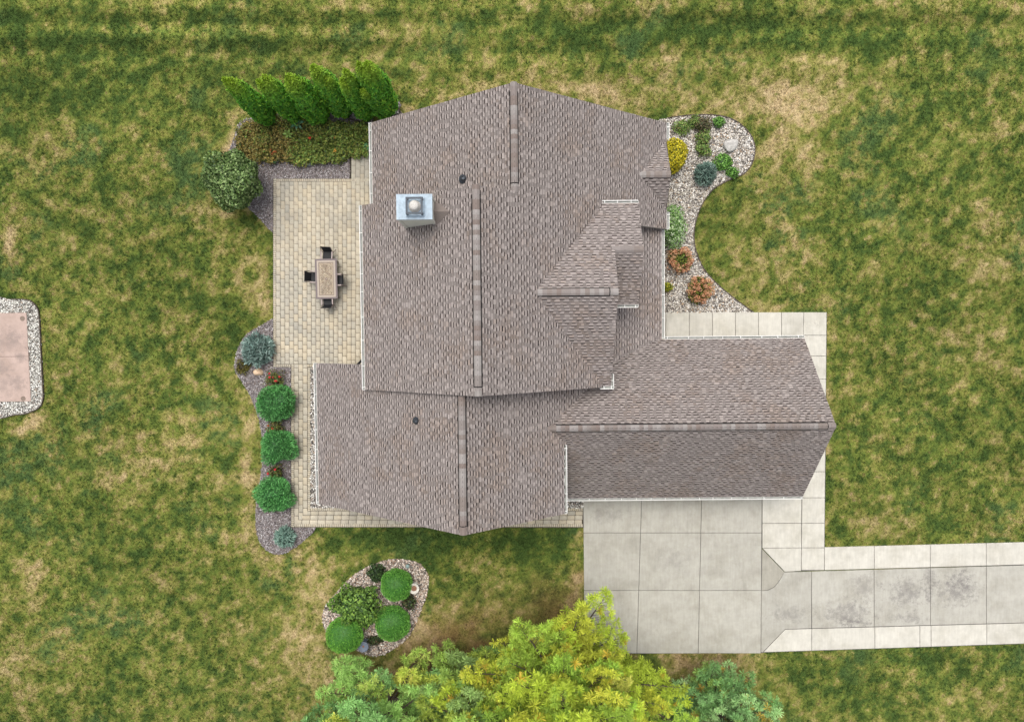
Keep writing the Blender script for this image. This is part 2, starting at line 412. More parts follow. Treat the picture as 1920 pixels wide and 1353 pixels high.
def roof(poly, pl, down, seed, label=None, thick=0.20, name='roof'):
    """one roof slope: deck (the part) + real courses of laminated shingles (its sub-part)"""
    a, b, c = pl
    zf = lambda x, y: a * x + b * y + c
    mb = MB(); mb.prism(poly, lambda x, y: zf(x, y) - thick, lambda x, y: zf(x, y))
    me = mb.mesh('roof'); me.materials.append(M['fascia']); me.materials.append(M['deck'])
    me.polygons[1].material_index = 1
    deck = link(name, me, None, house)
    if label: deck['label'] = label
    sg = 1 if down[0] == '+' else -1; ax = 0 if down[1] == 'u' else 1
    st = [((p[ax]) * sg, p[1 - ax]) for p in poly]
    slope = math.hypot(a, b); e = 0.143 / math.sqrt(1 + slope * slope)
    smin = min(p[0] for p in st); smax = max(p[0] for p in st)
    r = np.random.default_rng(seed)
    Q = []; Tn = []          # quads as (4,3) in (s,t,h)
    def cut(s):
        xs = []
        for i in range(len(st)):
            (s1, t1), (s2, t2) = st[i - 1], st[i]
            if (s1 > s) != (s2 > s): xs.append(t1 + (s - s1) / (s2 - s1) * (t2 - t1))
        xs.sort(); return [(xs[k], xs[k + 1]) for k in range(0, len(xs) - 1, 2)]
    base, teeth, band, edge = [], [], [], []
    s1 = smax
    while s1 > smin + 0.02:
        s0 = max(s1 - e, smin)
        for t0, t1 in cut((s0 + s1) / 2):
            t = t0 - r.uniform(0, .3)
            while t < t1:
                tl, gp = r.uniform(.12, .25), r.uniform(.10, .22)
                x0, x1 = max(t, t0), min(t + tl, t1)
                if x1 - x0 > .02:
                    teeth.append((s0, s1, x0, x1)); 
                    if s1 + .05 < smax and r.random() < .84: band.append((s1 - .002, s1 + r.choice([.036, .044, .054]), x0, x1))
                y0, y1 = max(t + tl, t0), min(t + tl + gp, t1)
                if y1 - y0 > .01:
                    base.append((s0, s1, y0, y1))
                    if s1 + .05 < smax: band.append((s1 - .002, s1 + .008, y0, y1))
                t += tl + gp
        s1 -= e
    def quads(A, h0, h1, tones):
        A = np.array(A); n = len(A)
        s = np.stack([A[:, 0], A[:, 1], A[:, 1], A[:, 0]], 1); t = np.stack([A[:, 2], A[:, 2], A[:, 3], A[:, 3]], 1)
        h = np.tile([h0, h1, h1, h0], (n, 1))
        u = s * sg if ax == 0 else t; v = t if ax == 0 else s * sg
        z = a * u + b * v + c + h
        V = np.stack([u, v, z], -1)
        flip = (sg == 1) == (ax == 0)
        F = np.arange(n * 4).reshape(n, 4)
        if not flip: F = F[:, ::-1]
        return V.reshape(-1, 3), F, tones
    def mid(A):
        A = np.array(A); s = (A[:, 0] + A[:, 1]) / 2 * sg; t = (A[:, 2] + A[:, 3]) / 2
        return (s, t) if ax == 0 else (t, s)
    pb = quads(base, .004, .010, roof_tone(*mid(base), seed + 1, len(base)) * 1.02)
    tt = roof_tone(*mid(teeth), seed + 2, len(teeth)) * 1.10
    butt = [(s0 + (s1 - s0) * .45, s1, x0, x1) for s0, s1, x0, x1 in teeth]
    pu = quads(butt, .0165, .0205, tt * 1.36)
    # painted highlight along the lower part of each tab, then the tab itself
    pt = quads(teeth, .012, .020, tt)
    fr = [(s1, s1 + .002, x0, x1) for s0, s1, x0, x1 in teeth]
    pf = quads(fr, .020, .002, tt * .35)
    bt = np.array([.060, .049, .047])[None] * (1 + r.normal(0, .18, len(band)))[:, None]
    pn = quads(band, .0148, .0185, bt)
    # wide dark bands lie below most tabs; narrow painted shade lines follow the gaps
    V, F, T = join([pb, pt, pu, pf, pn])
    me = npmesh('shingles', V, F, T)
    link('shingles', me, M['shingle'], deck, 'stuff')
    return deck

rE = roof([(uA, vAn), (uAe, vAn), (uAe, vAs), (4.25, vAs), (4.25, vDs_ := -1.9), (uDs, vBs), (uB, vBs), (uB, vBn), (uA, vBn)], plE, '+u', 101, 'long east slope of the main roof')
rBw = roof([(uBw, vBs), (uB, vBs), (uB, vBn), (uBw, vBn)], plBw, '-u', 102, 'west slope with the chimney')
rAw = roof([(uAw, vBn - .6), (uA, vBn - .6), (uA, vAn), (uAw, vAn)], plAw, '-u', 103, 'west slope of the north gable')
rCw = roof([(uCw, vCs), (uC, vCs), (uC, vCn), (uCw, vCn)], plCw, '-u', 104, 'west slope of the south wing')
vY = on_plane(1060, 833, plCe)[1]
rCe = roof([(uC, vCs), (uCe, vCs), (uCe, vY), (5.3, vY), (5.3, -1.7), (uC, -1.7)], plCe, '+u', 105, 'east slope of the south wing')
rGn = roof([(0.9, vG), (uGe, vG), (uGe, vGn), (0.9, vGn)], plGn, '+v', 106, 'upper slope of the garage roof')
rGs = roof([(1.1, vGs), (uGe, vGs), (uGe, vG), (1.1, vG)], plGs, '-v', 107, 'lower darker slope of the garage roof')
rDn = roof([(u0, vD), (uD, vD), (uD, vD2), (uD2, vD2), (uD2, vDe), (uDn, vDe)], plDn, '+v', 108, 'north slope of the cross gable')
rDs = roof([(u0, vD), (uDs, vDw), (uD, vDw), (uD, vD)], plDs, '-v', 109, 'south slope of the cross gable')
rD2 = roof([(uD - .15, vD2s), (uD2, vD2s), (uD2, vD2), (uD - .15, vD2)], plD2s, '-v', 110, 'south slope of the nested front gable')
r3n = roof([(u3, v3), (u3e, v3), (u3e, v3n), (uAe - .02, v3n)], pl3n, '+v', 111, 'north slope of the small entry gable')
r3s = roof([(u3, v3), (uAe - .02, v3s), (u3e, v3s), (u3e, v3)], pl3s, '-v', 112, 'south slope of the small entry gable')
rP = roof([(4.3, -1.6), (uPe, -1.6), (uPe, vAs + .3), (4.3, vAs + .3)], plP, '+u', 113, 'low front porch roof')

# ---- walls
def gable_walls(x0, x1, y0, y1, z_of, axis):
    mb = MB(); n = 12
    if axis == 'v':          # ridge along v: profile across u
        us = np.linspace(x0, x1, n)
        prof = [(x0, 0.0)] + [(u, z_of(u)) for u in us] + [(x1, 0.0)]
        for y in (y0, y1):
            b = len(mb.v); mb.v += [(u, y, z) for u, z in prof]; mb.f.append(tuple(range(b, b + len(prof))))
        m = len(prof); mb.f += [(i, (i + 1) % m, m + (i + 1) % m, m + i) for i in range(m)]
    else:
        vs = np.linspace(y0, y1, n)
        prof = [(y0, 0.0)] + [(v, z_of(v)) for v in vs] + [(y1, 0.0)]
        for x in (x0, x1):
            b = len(mb.v); mb.v += [(x, v, z) for v, z in prof]; mb.f.append(tuple(range(b, b + len(prof))))
        m = len(prof); mb.f += [(i, (i + 1) % m, m + (i + 1) % m, m + i) for i in range(m)]
    return mb.build('wall', M['siding'], house)
T_ = 0.24
gable_walls(uAw + .45, uAe - .45, vBn - .5, vAn - .4, lambda u: min(plE[0] * u + plE[2], plAw[0] * u + plAw[2]) - T_, 'v')
gable_walls(uBw + .45, uDs + .1, vBs + .4, vBn - .4, lambda u: min(plE[0] * u + plE[2], plBw[0] * u + plBw[2]) - T_, 'v')
gable_walls(uCw + .45, uCe - .4, vCs + .4, vCn - .4, lambda u: min(plCe[0] * u + plCe[2], plCw[0] * u + plCw[2]) - T_, 'v')
gable_walls(1.5, uGe - .4, vGs + .4, vGn - .4, lambda v: min(plGn[1] * v + plGn[2], plGs[1] * v + plGs[2]) - T_, 'u')
gable_walls(2.5, uD - .3, vDw + .35, vDe - .35, lambda v: min(plDn[1] * v + plDn[2], plDs[1] * v + plDs[2]) - T_, 'u')
gable_walls(3.5, uD2 - .3, vD2s + .3, vDe - .36, lambda v: min(plDn[1] * v + plDn[2], plD2s[1] * v + plD2s[2]) - T_, 'u')
gable_walls(4.5, u3e - .5, v3s + .4, v3n - .4, lambda v: min(pl3n[1] * v + pl3n[2], pl3s[1] * v + pl3s[2]) - T_, 'u')
gable_walls(3.2, uPe - .6, -1.2, vAs, lambda u: plP[0] * u + plP[2] - T_, 'v')

# ---- ridge vents and cap shingles
def cap_mesh(w, l, slope):
    dz = w / 2 * slope; h = .012
    v = []
    for y, t in ((0, h), (l, h * 2.0)):
        v += [(-w / 2, y, -dz + t), (-w / 6, y, -dz / 3.2 + t), (w / 6, y, -dz / 3.2 + t), (w / 2, y, -dz + t)]
    v += [(-w / 2, l, -dz - .01), (w / 2, l, -dz - .01), (-w / 2, 0, -dz - .01), (w / 2, 0, -dz - .01)]
    f = [(0, 1, 5, 4), (1, 2, 6, 5), (2, 3, 7, 6), (8, 4, 5, 6, 7, 9), (0, 4, 8, 10), (3, 11, 9, 7)]
    me = bpy.data.meshes.new('ridge_cap'); me.from_pydata(v, [], [q[::-1] for q in f]); me.materials.append(M['ridge']); return me
def ridge(deck, p, q, z, slope, vent=True, w=.28, ends=0.35):
    """caps from p to q (plan points) on a horizontal ridge at height z"""
    d = Vector((q[0] - p[0], q[1] - p[1])); L = d.length; ang = math.atan2(d.y, d.x) - math.pi / 2
    n = max(1, round(L / .195)); l = L / n
    me = cap_mesh(w, l + .03, slope)
    up = .075 if vent else .03
    for k in range(n):
        o = bpy.data.objects.new('ridge_cap', me); COL.objects.link(o); o.parent = deck
        s = k * l
        low = vent and (s < ends or s > L - ends)
        o.location = (p[0] + d.x / L * s, p[1] + d.y / L * s, z + (.03 if low else up)); o.rotation_euler = (0, 0, ang)
    if vent:
        mb = MB(); hw = w / 2 + .04
        a0, a1 = ends, L - ends
        dz = hw * slope
        for side in (-1, 1):
            pts = []
            for (x, h) in ((0, .062), (side * hw, -dz + .062), (side * hw, -dz + .02), (0, .0)):
                for s in (a0, a1): pts.append((x, s, h))
            R = Matrix.Rotation(ang, 3, 'Z')
            W = [tuple(R @ Vector(c) + Vector((p[0], p[1], z))) for c in pts]
            b = len(mb.v); mb.v += W
            mb.f += [(b, b + 1, b + 3, b + 2), (b + 2, b + 3, b + 5, b + 4), (b, b + 2, b + 4, b + 6), (b + 1, b + 7, b + 5, b + 3)]
        mb.build('ridge_vent', M['vent'], deck)
ridge(rE, (uB, vBs), (uB, vBn), zB, P9)
ridge(rAw, (uA, vBn - .05), (uA, vAn), zA, P9)
ridge(rCw, (uC, vCs), (uC, vBs + .3), zC, P9)
gx0 = on_plane(1028, 800, (0, 0, zG))[0]
ridge(rGn, (uGe, vG), (gx0, vG), zG, PG)
ridge(rDn, (uD, vD), (u0 - .05, vD), zD, pD)
ridge(rDn, (uD2, vD2), (uD - .1, vD2), zD2, pD, vent=False)
ridge(r3n, (u3e, v3), (u3 - .05, v3), z3, p3n, vent=False)

# ---- gutters: white lip, grey trough, spiked hangers across
def gutter(p, q, z, out, step=.85, rng=random.Random(5)):
    """p->q along the eave edge (plan), out = unit outward vector"""
    p = Vector(p); q = Vector(q); o = Vector(out); d = q - p; L = d.length; dn = d / L
    W = .135
    g = MB(); t = MB()
    def slab(mb, o0, o1, z0, z1, a=0.0, b_=None):
        b_ = L if b_ is None else b_
        i = len(mb.v)
        for zz in (z0, z1):
            for s, k in ((a, o0), (b_, o0), (b_, o1), (a, o1)):
                c = p + dn * s + o * k; mb.v.append((c.x, c.y, zz))
        mb.f += [(i, i + 3, i + 2, i + 1), (i + 4, i + 5, i + 6, i + 7)] + [(i + j, i + (j + 1) % 4, i + 4 + (j + 1) % 4, i + 4 + j) for j in range(4)]
    slab(g, W - .028, W, z - .13, z - .01)
    slab(g, -.004, W - .028, z - .13, z - .02, -.012, 0.0); slab(g, -.004, W - .028, z - .13, z - .02, L, L + .012)
    slab(g, .0, .016, z - .10, z - .012)
    gut = g.build('gutter', M['white'], house)
    slab(t, .016, W - .028, z - .125, z - .115)
    t.build('gutter_trough', M['trough'], gut)
    s = rng.uniform(.1, .3); hm = MB()
    hm.box((0, 0, 0), (.03, W + .02, .012)); me = hm.mesh('gutter_hanger'); me.materials.append(M['white'])
    ang = math.atan2(dn.y, dn.x)
    while s < L - .03:
        c = p + dn * s + o * (W / 2 - .005)
        h = bpy.data.objects.new('gutter_hanger', me); COL.objects.link(h); h.parent = gut
        h.location = (c.x, c.y, z - .004); h.rotation_euler = (0, 0, ang)
        s += step * rng.uniform(.8, 1.25)
zf = lambda pl, u, v: pl[0] * u + pl[1] * v + pl[2]
gutter((uAw, vBn - .2), (uAw, vAn), zf(plAw, uAw, 0), (-1, 0))
gutter((uBw, vBs), (uBw, vBn), zf(plBw, uBw, 0), (-1, 0), .95)
gutter((uCw, vCs), (uCw, vCn), zf(plCw, uCw, 0), (-1, 0))
gutter((uCe, vCs), (uCe, on_plane(1060, 834, plCe)[1]), zf(plCe, uCe, 0), (1, 0), 1.0)
gutter((uGe, vGn), (uPe + .15, vGn), zf(plGn, 0, vGn), (0, 1))
gutter((uCe + .15, vGs), (uGe, vGs), zf(plGs, 0, vGs), (0, -1))
gutter((uAe, vAn), (uAe, v3n + .05), zEe, (1, 0), .6)
gutter((uAe, v3s - .05), (uAe, vAs), zEe, (1, 0), .6)
gutter((uPe, vAs + .05), (uPe, -.25), 2.7, (1, 0), 1.0)
gutter((uDn - .1, vDe), (uD2, vDe), zf(plDn, 0, vDe), (0, 1), .7)
gutter((uD + .05, vD2s), (uD2, vD2s), zf(plD2s, 0, vD2s), (0, -1), .4)
gutter((uDs, vDw), (uD + .13, vDw), zf(plDs, 0, vDw), (0, -1), .35)
gutter((uD, vDw), (uD, vDw + .55), zf(plDs, 0, vDw), (1, 0), .4)

# ---- chimney chase (a part of the house)
cu1, cv0 = on_z(811, 411.5, 9.72); cu0, cv1 = on_z(743, 364.5, 9.72)
chim = MB().box(((cu0 + cu1) / 2, (cv0 + cv1) / 2, 8.35), (cu1 - cu0 - .08, cv1 - cv0 - .08, 2.7)).build('chimney', M['chase'], house)
cb = MB()
for x, y in ((cu0, cv0), (cu1, cv0), (cu0, cv1), (cu1, cv1)):
    sx = .06 if x == cu0 else -.06; sy = .06 if y == cv0 else -.06
    cb.box((x + sx, y + sy, 8.34), (.1, .1, 2.6))
cb.build('corner_board', M['chase'], chim)
MB().box(((cu0 + cu1) / 2, (cv0 + cv1) / 2, 9.72), (cu1 - cu0, cv1 - cv0, .07)).build('chimney_cap', M['galv'], chim)
fx, fy = on_z(777, 386, 10.0)
fl = MB(); fl.box((fx, fy, 9.80), (.72, .72, .10)); fl.build('shroud_base', M['galv'], chim)
sh = MB()
for sx in (-1, 1):
    for sy in (-1, 1): sh.box((fx + sx * .29, fy + sy * .29, 9.93), (.08, .08, .30))
for k in (-1, 1):
    sh.box((fx, fy + k * .29, 10.08), (.66, .075, .04)); sh.box((fx + k * .29, fy, 10.083), (.075, .66, .04))
sh.build('shroud_frame', M['dmetal'], chim)
MB().lathe([(.24, 0), (.24, .06), (.19, .07), (.19, .28), (.15, .33), (.06, .36), (.01, .362)], 18, (fx, fy, 9.86)).build('flue_cap', M['flue'], chim, smooth=True)
# shingled saddle behind the chase, falling both ways from its own little ridge
sd_ = MB(); x0_, x1_ = cu1 - .04, cu1 + .62; ym = (cv0 + cv1) / 2 - .05
zx = lambda x: zf(plBw, x, 0)
zr = zx(x1_) + .03
for sgn in (-1, 1):
    sd_.quad((x0_, ym, zr), (x1_, ym, zr), (x1_ - .03, ym + sgn * .02, zx(x1_) + .012), (x0_, ym + sgn * .55, zx(x0_) + .015))
sd_.build('chimney_saddle', M['ridge'], house)

# ---- plumbing vents
def pipe(px, py, pl, r):
    x, y = on_plane(px, py, pl); z = zf(pl, x, y)
    o = MB().lathe([(r * 2.4, -.10), (r * 2.4, .02), (r * 1.5, .12), (r * 1.15, .20), (r * 1.1, .22)], 14, (x, y, z)).build('vent_boot', M['dmetal'], house)
    MB().lathe([(r, 0), (r, .26), (r * .78, .26), (r * .78, .1)], 14, (x, y, z)).build('vent_pipe', M['black'], o)
pipe(869, 336, plAw, .085)
pipe(781, 788, plCw, .07)
# downspout leaving the west gutter beside the south wing
a_ = on_z(683, 668, 5.4); b_ = on_z(668, 686, 4.4)
MB().tube([(a_[0], a_[1], 5.45), (a_[0] - .05, a_[1] - .1, 5.3), (b_[0], b_[1], 4.45)], .06, 6).build('downspout', M['black'], house)

# ================================================================== THE GROUND
bed_nw = smooth_poly(gpoly([(500, 218), (452, 228), (438, 262), (428, 300), (440, 345), (462, 385), (490, 412), (511, 436), (530, 440), (530, 360), (600, 345), (668, 345), (668, 296), (705, 296), (700, 215), (748, 205), (738, 188), (640, 200)]), 3)
bed_w = smooth_poly(gpoly([(513, 597), (490, 610), (466, 624), (449, 648), (440, 690), (455, 716), (476, 756), (489, 800), (493, 850), (488, 900), (480, 955), (482, 1000), (494, 1025), (512, 1037), (532, 1037), (556, 1024), (580, 1004), (592, 989), (585, 978), (556, 975), (556, 900), (556, 720), (553, 680), (520, 670), (520, 610)]), 3)
def smooth_open(pts, n=6):
    q = smooth_poly([pts[0]] + list(pts) + [pts[-1]], n)
    return q[n:n * (len(pts))] + [pts[-1]]
edge_e = smooth_open(gpoly([(1225, 228), (1252, 222), (1290, 217), (1330, 216), (1370, 223), (1400, 245), (1414, 272), (1411, 303), (1394, 326), (1360, 341), (1335, 357), (1315, 385), (1303, 420), (1301, 450), (1306, 475), (1320, 505), (1345, 533), (1377, 560), (1412, 585)]), 5)
bed_e = edge_e + gpoly([(1412, 586), (1226, 586)])
bed_i = smooth_poly(gpoly([(715, 1052), (738, 1047), (765, 1049), (785, 1055), (798, 1068), (804, 1085), (802, 1108), (793, 1135), (781, 1165), (768, 1190), (745, 1211), (722, 1225), (700, 1229), (680, 1224), (660, 1213), (638, 1202), (618, 1190), (607, 1172), (605, 1150), (615, 1128), (636, 1104), (662, 1078), (690, 1061)]), 4)
bed_pad = smooth_poly(gpoly([(-90, 562), (20, 561), (44, 561), (60, 565), (71, 577), (75, 595), (79, 670), (82, 730), (82, 748), (75, 763), (58, 772), (30, 777), (-90, 781)]), 4)
strip_w = gpoly([(582.5, 686), (640, 686), (640, 930), (760, 951.5), (582.5, 951.5)])
strip_s = gpoly([(1040, 936), (1094, 936), (1094, 953), (1040, 953)])
patch_n = gpoly([(735, 200), (746, 203), (756, 214), (760, 225), (735, 228)])
patio_out = gpoly([(512, 335), (656, 335), (656, 288), (760, 288), (760, 700), (640, 700), (582.5, 689), (582.5, 951.5), (1094, 951.5), (1094, 989), (545.5, 988), (545.5, 689), (512, 688)])
drive_all = gpoly([(1094, 930), (1503, 920), (1503, 640), (1226, 634), (1226, 585), (1550.5, 585), (1546, 1025), (1930, 1015.5), (2160, 1009), (2160, 1203), (1930, 1206), (1430, 1222.5), (1095, 1225)])
house_fp = [[(uAw + .4, vAn - .4), (uAe - .4, vAn - .4), (uAe - .4, vAs), (uPe - .5, vAs), (uPe - .5, vGn - .3), (uGe - .4, vGn - .3), (uGe - .4, vGs + .4), (uCe - .3, vGs + .4), (uCe - .3, vCs + .4), (uCw + .4, vCs + .4), (uCw + .4, vCn - .4), (uBw + .4, vCn - .4), (uBw + .4, vBn - .4), (uAw + .4, vBn - .4)]]

# ---- dryness of the turf: broad patches + noise (metres)
def px_xy(px, py): return on_z(px, py, 0)
PATCH = [  # px, py, rx, ry, amount   (positive = burnt, negative = darker green)
 (1500, 165, 85, 60, .34), (1480, 260, 70, 65, .38), (1330, 195, 160, 30, .26), (1130, 150, 160, 22, .20), (1060, 160, 110, 22, .22),
 (850, 175, 90, 28, .22), (975, 30, 40, 28, .25), (1085, 25, 40, 22, .42), (1215, 25, 25, 16, .3), (1290, 110, 120, 16, .12), (1640, 10, 50, 12, .2), (1860, 420, 45, 70, .28), (1850, 520, 40, 40, .25), (1880, 245, 45, 22, .3),
 (1850, 640, 60, 40, .2), (1500, 565, 90, 14, .28), (1555, 700, 9, 120, .25), (1556, 900, 10, 120, .25), (1620, 980, 70, 30, .16),
 (250, 870, 120, 60, .20), (340, 820, 60, 60, .16), (465, 900, 16, 120, .42), (478, 760, 14, 60, .3), (440, 1010, 30, 30, .32), (590, 1110, 45, 70, .36), (560, 1040, 50, 30, .2),
 (640, 1270, 90, 45, .34), (790, 1180, 40, 50, .42), (560, 1200, 70, 60, .2), (60, 1090, 50, 60, .28), (60, 1200, 60, 60, .22), (20, 1290, 40, 50, .3), (430, 280, 16, 50, .55), (490, 570, 22, 55, .34),
 (45, 797, 42, 12, .42), (4, 440, 14, 30, .7), (1088, 1090, 14, 90, .45), (850, 1180, 70, 50, .20), (960, 1110, 90, 40, .10), (1310, 1240, 90, 22, .5), (1400, 1235, 60, 16, .2),
 (60, 280, 60, 40, .16), (130, 260, 60, 30, .12), (310, 480, 90, 70, .10), (400, 420, 70, 60, .12), (460, 480, 40, 50, .14), (350, 640, 90, 40, .08), (300, 30, 40, 14, .18), (600, 10, 50, 14, .2),(700,20,60,16,.15), (640, 120, 60, 18, .2), (750, 60, 60, 20, .16),
 (1370, 480, 60, 60, .06), (1440, 500, 70, 60, .08), (1430, 380, 60, 60, .06), (1800, 1300, 40, 30, .15), (1460, 1290, 40, 30, .1),
 (100, 80, 220, 70, -.14), (250, 160, 160, 60, -.08), (450, 120, 80, 60, -.08), (950, 3, 160, 10, -.2), (1250, 45, 160, 26, -.12), (1100, 62, 220, 14, -.22), (1300, 62, 150, 12, -.22), (1500, 55, 120, 14, -.22), (1680, 70, 110, 24, -.2), (1750, 150, 120, 90, -.04),
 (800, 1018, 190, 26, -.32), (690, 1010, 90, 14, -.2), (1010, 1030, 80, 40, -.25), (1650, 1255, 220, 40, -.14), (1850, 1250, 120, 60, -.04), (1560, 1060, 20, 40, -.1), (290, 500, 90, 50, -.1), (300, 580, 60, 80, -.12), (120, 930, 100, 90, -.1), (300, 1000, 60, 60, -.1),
 (1850, 860, 150, 120, -.06), (1700, 820, 150, 150, -.05), (1400, 560, 40, 20, -.1), (1560, 1010, 30, 20, -.2), (100, 420, 100, 60, -.06), (1905, 300, 20, 80, -.2), (30, 560, 60, 12, -.3), (370, 440, 40, 60, -.05)]
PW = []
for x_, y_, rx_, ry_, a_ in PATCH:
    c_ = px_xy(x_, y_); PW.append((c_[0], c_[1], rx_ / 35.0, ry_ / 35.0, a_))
top_y = px_xy(960, 190)[1]
def lawn_colour(X, Y, fine=False):
    n = X.shape
    wx = (fbm(X, Y, 2.2, 301, 3) - .5) * 2.4; wy = (fbm(X, Y, 2.2, 401, 3) - .5) * 2.4
    D = np.full(n, .362)
    for cx, cy, rx, ry, a in PW:
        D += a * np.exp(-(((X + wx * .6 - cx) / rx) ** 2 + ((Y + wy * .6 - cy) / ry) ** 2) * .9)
    D += (fbm(X, Y, 3.4, 11, 4) - .5) * .26 + (fbm(X, Y, 1.2, 55, 4, .72) - .5) * .50 + (fbm(X, Y, .42, 83, 3, .75) - .5) * 1.25
    if fine: D += (fbm(X, Y, .19, 97, 2, .8) - .5) * 1.15
    # mowing passes along the far side of the lot and faint diagonal ones to the east
    k = np.clip((Y - top_y) / 3.0, 0, 1)
    yy = Y + X * .012 + (vnoise(X, Y, 6, 77) - .5) * .22
    st = np.sin(yy * 2 * math.pi / 1.55) * k * (.35 + .9 * vnoise(X * .25, yy, 1.4, 76))
    dg = np.sin((X * .62 + Y * .78) * 2 * math.pi / 3.4) * np.clip((X - 16) / 3, 0, 1) * np.clip((4 - Y) / 4, 0, 1)
    st = np.sign(st) * np.abs(st) ** .6
    D += .075 * st + .02 * dg + .05 * k * (vnoise(X * .09, yy, .45, 78) - .5) * 2
    g1 = np.array([.045, .078, .019]); g2 = np.array([.115, .150, .030]); g3 = np.array([.182, .186, .045]); g4 = np.array([.30, .252, .105]); g5 = np.array([.43, .335, .19])
    xs = np.array([.08, .34, .53, .76, 1.05])
    C = np.stack([np.interp(D, xs, [g[i] for g in (g1, g2, g3, g4, g5)]) for i in range(3)], -1)
    hue = fbm(X, Y, 2.6, 211, 3)
    C *= (0.86 + .30 * fbm(X, Y, 4.5, 231, 3))[..., None]
    C *= (1 + .20 * st * k - .07 * dg + .26 * k * (vnoise(X * .05, yy, .6, 79) - .5))[..., None]
    bl = np.clip((hue - .60) * 3.0, 0, .4)[..., None] * (D < .45)[..., None]
    C = C * (1 - bl) + np.array([.07, .125, .05]) * bl
    # patchy brown tint on the turf around the pines
    pine_brown = np.zeros(n)
    for px_, py_, r_ in ((1080, 1215, 4.2), (760, 1275, 3.2), (1330, 1255, 2.2), (880, 1215, 3.2)):
        c = px_xy(px_, py_); pine_brown = np.maximum(pine_brown, np.clip(1.15 - np.hypot(X - c[0] + wx, Y - c[1] + wy) / r_, 0, .8))
    pine_brown = (pine_brown * np.clip(fbm(X, Y, .8, 511, 3) * 1.9 - .25, 0, 1))[..., None]
    C = C * (1 - pine_brown) + np.array([.165, .098, .045]) * pine_brown
    return C

gx = np.arange(-42, 42.01, .18); gy = np.arange(-33, 30.01, .18)
GX, GY = np.meshgrid(gx, gy, indexing='ij')
nx_, ny_ = GX.shape
idx = np.arange(nx_ * ny_).reshape(nx_, ny_)
Fq = np.stack([idx[:-1, :-1], idx[1:, :-1], idx[1:, 1:], idx[:-1, 1:]], -1).reshape(-1, 4)
GZ = (fbm(GX, GY, 1.2, 5, 3) - .6) * .03
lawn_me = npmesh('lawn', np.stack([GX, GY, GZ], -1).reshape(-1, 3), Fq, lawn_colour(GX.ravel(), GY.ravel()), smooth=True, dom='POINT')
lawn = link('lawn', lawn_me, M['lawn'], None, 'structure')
MB().quad((-700, -700, -.12), (700, -700, -.12), (700, 700, -.12), (-700, 700, -.12)).build('ground', M['ground'], None, 'structure')

# ---- grass: real tufts standing on the turf
NT = 600000
tx = RNG.uniform(-33, 33, NT); ty = RNG.uniform(-24.5, 21, NT)
bad = np.zeros(NT, bool)
for pl_ in house_fp + [bed_nw, bed_w, bed_e, bed_i, bed_pad, patio_out, drive_all, strip_w, strip_s, patch_n]:
    bad |= inside(tx, ty, pl_)
tx, ty = tx[~bad], ty[~bad]
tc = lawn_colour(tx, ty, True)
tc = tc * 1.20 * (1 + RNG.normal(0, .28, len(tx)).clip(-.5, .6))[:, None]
me = bpy.data.meshes.new('grass')
me.vertices.add(len(tx))
me.vertices.foreach_set('co', np.stack([tx, ty, np.zeros_like(tx)], -1).astype(np.float32).ravel())
at = me.attributes.new('tint', 'FLOAT_COLOR', 'POINT')
c4 = np.ones((len(tx), 4), np.float32); c4[:, :3] = tc; at.data.foreach_set('color', c4.ravel())
at = me.attributes.new('spin', 'FLOAT_VECTOR', 'POINT')
sp = np.zeros((len(tx), 3), np.float32); sp[:, 2] = RNG.uniform(0, 6.28, len(tx)); sp[:, :2] = RNG.normal(0, .22, (len(tx), 2)); at.data.foreach_set('vector', sp.ravel())
at = me.attributes.new('size', 'FLOAT', 'POINT')
at.data.foreach_set('value', (RNG.uniform(.55, 1.35, len(tx))).astype(np.float32))
grass = link('grass', me, None)
tag(grass, 'patchy lawn grass, green with straw coloured burnt patches', 'grass', kind='stuff')
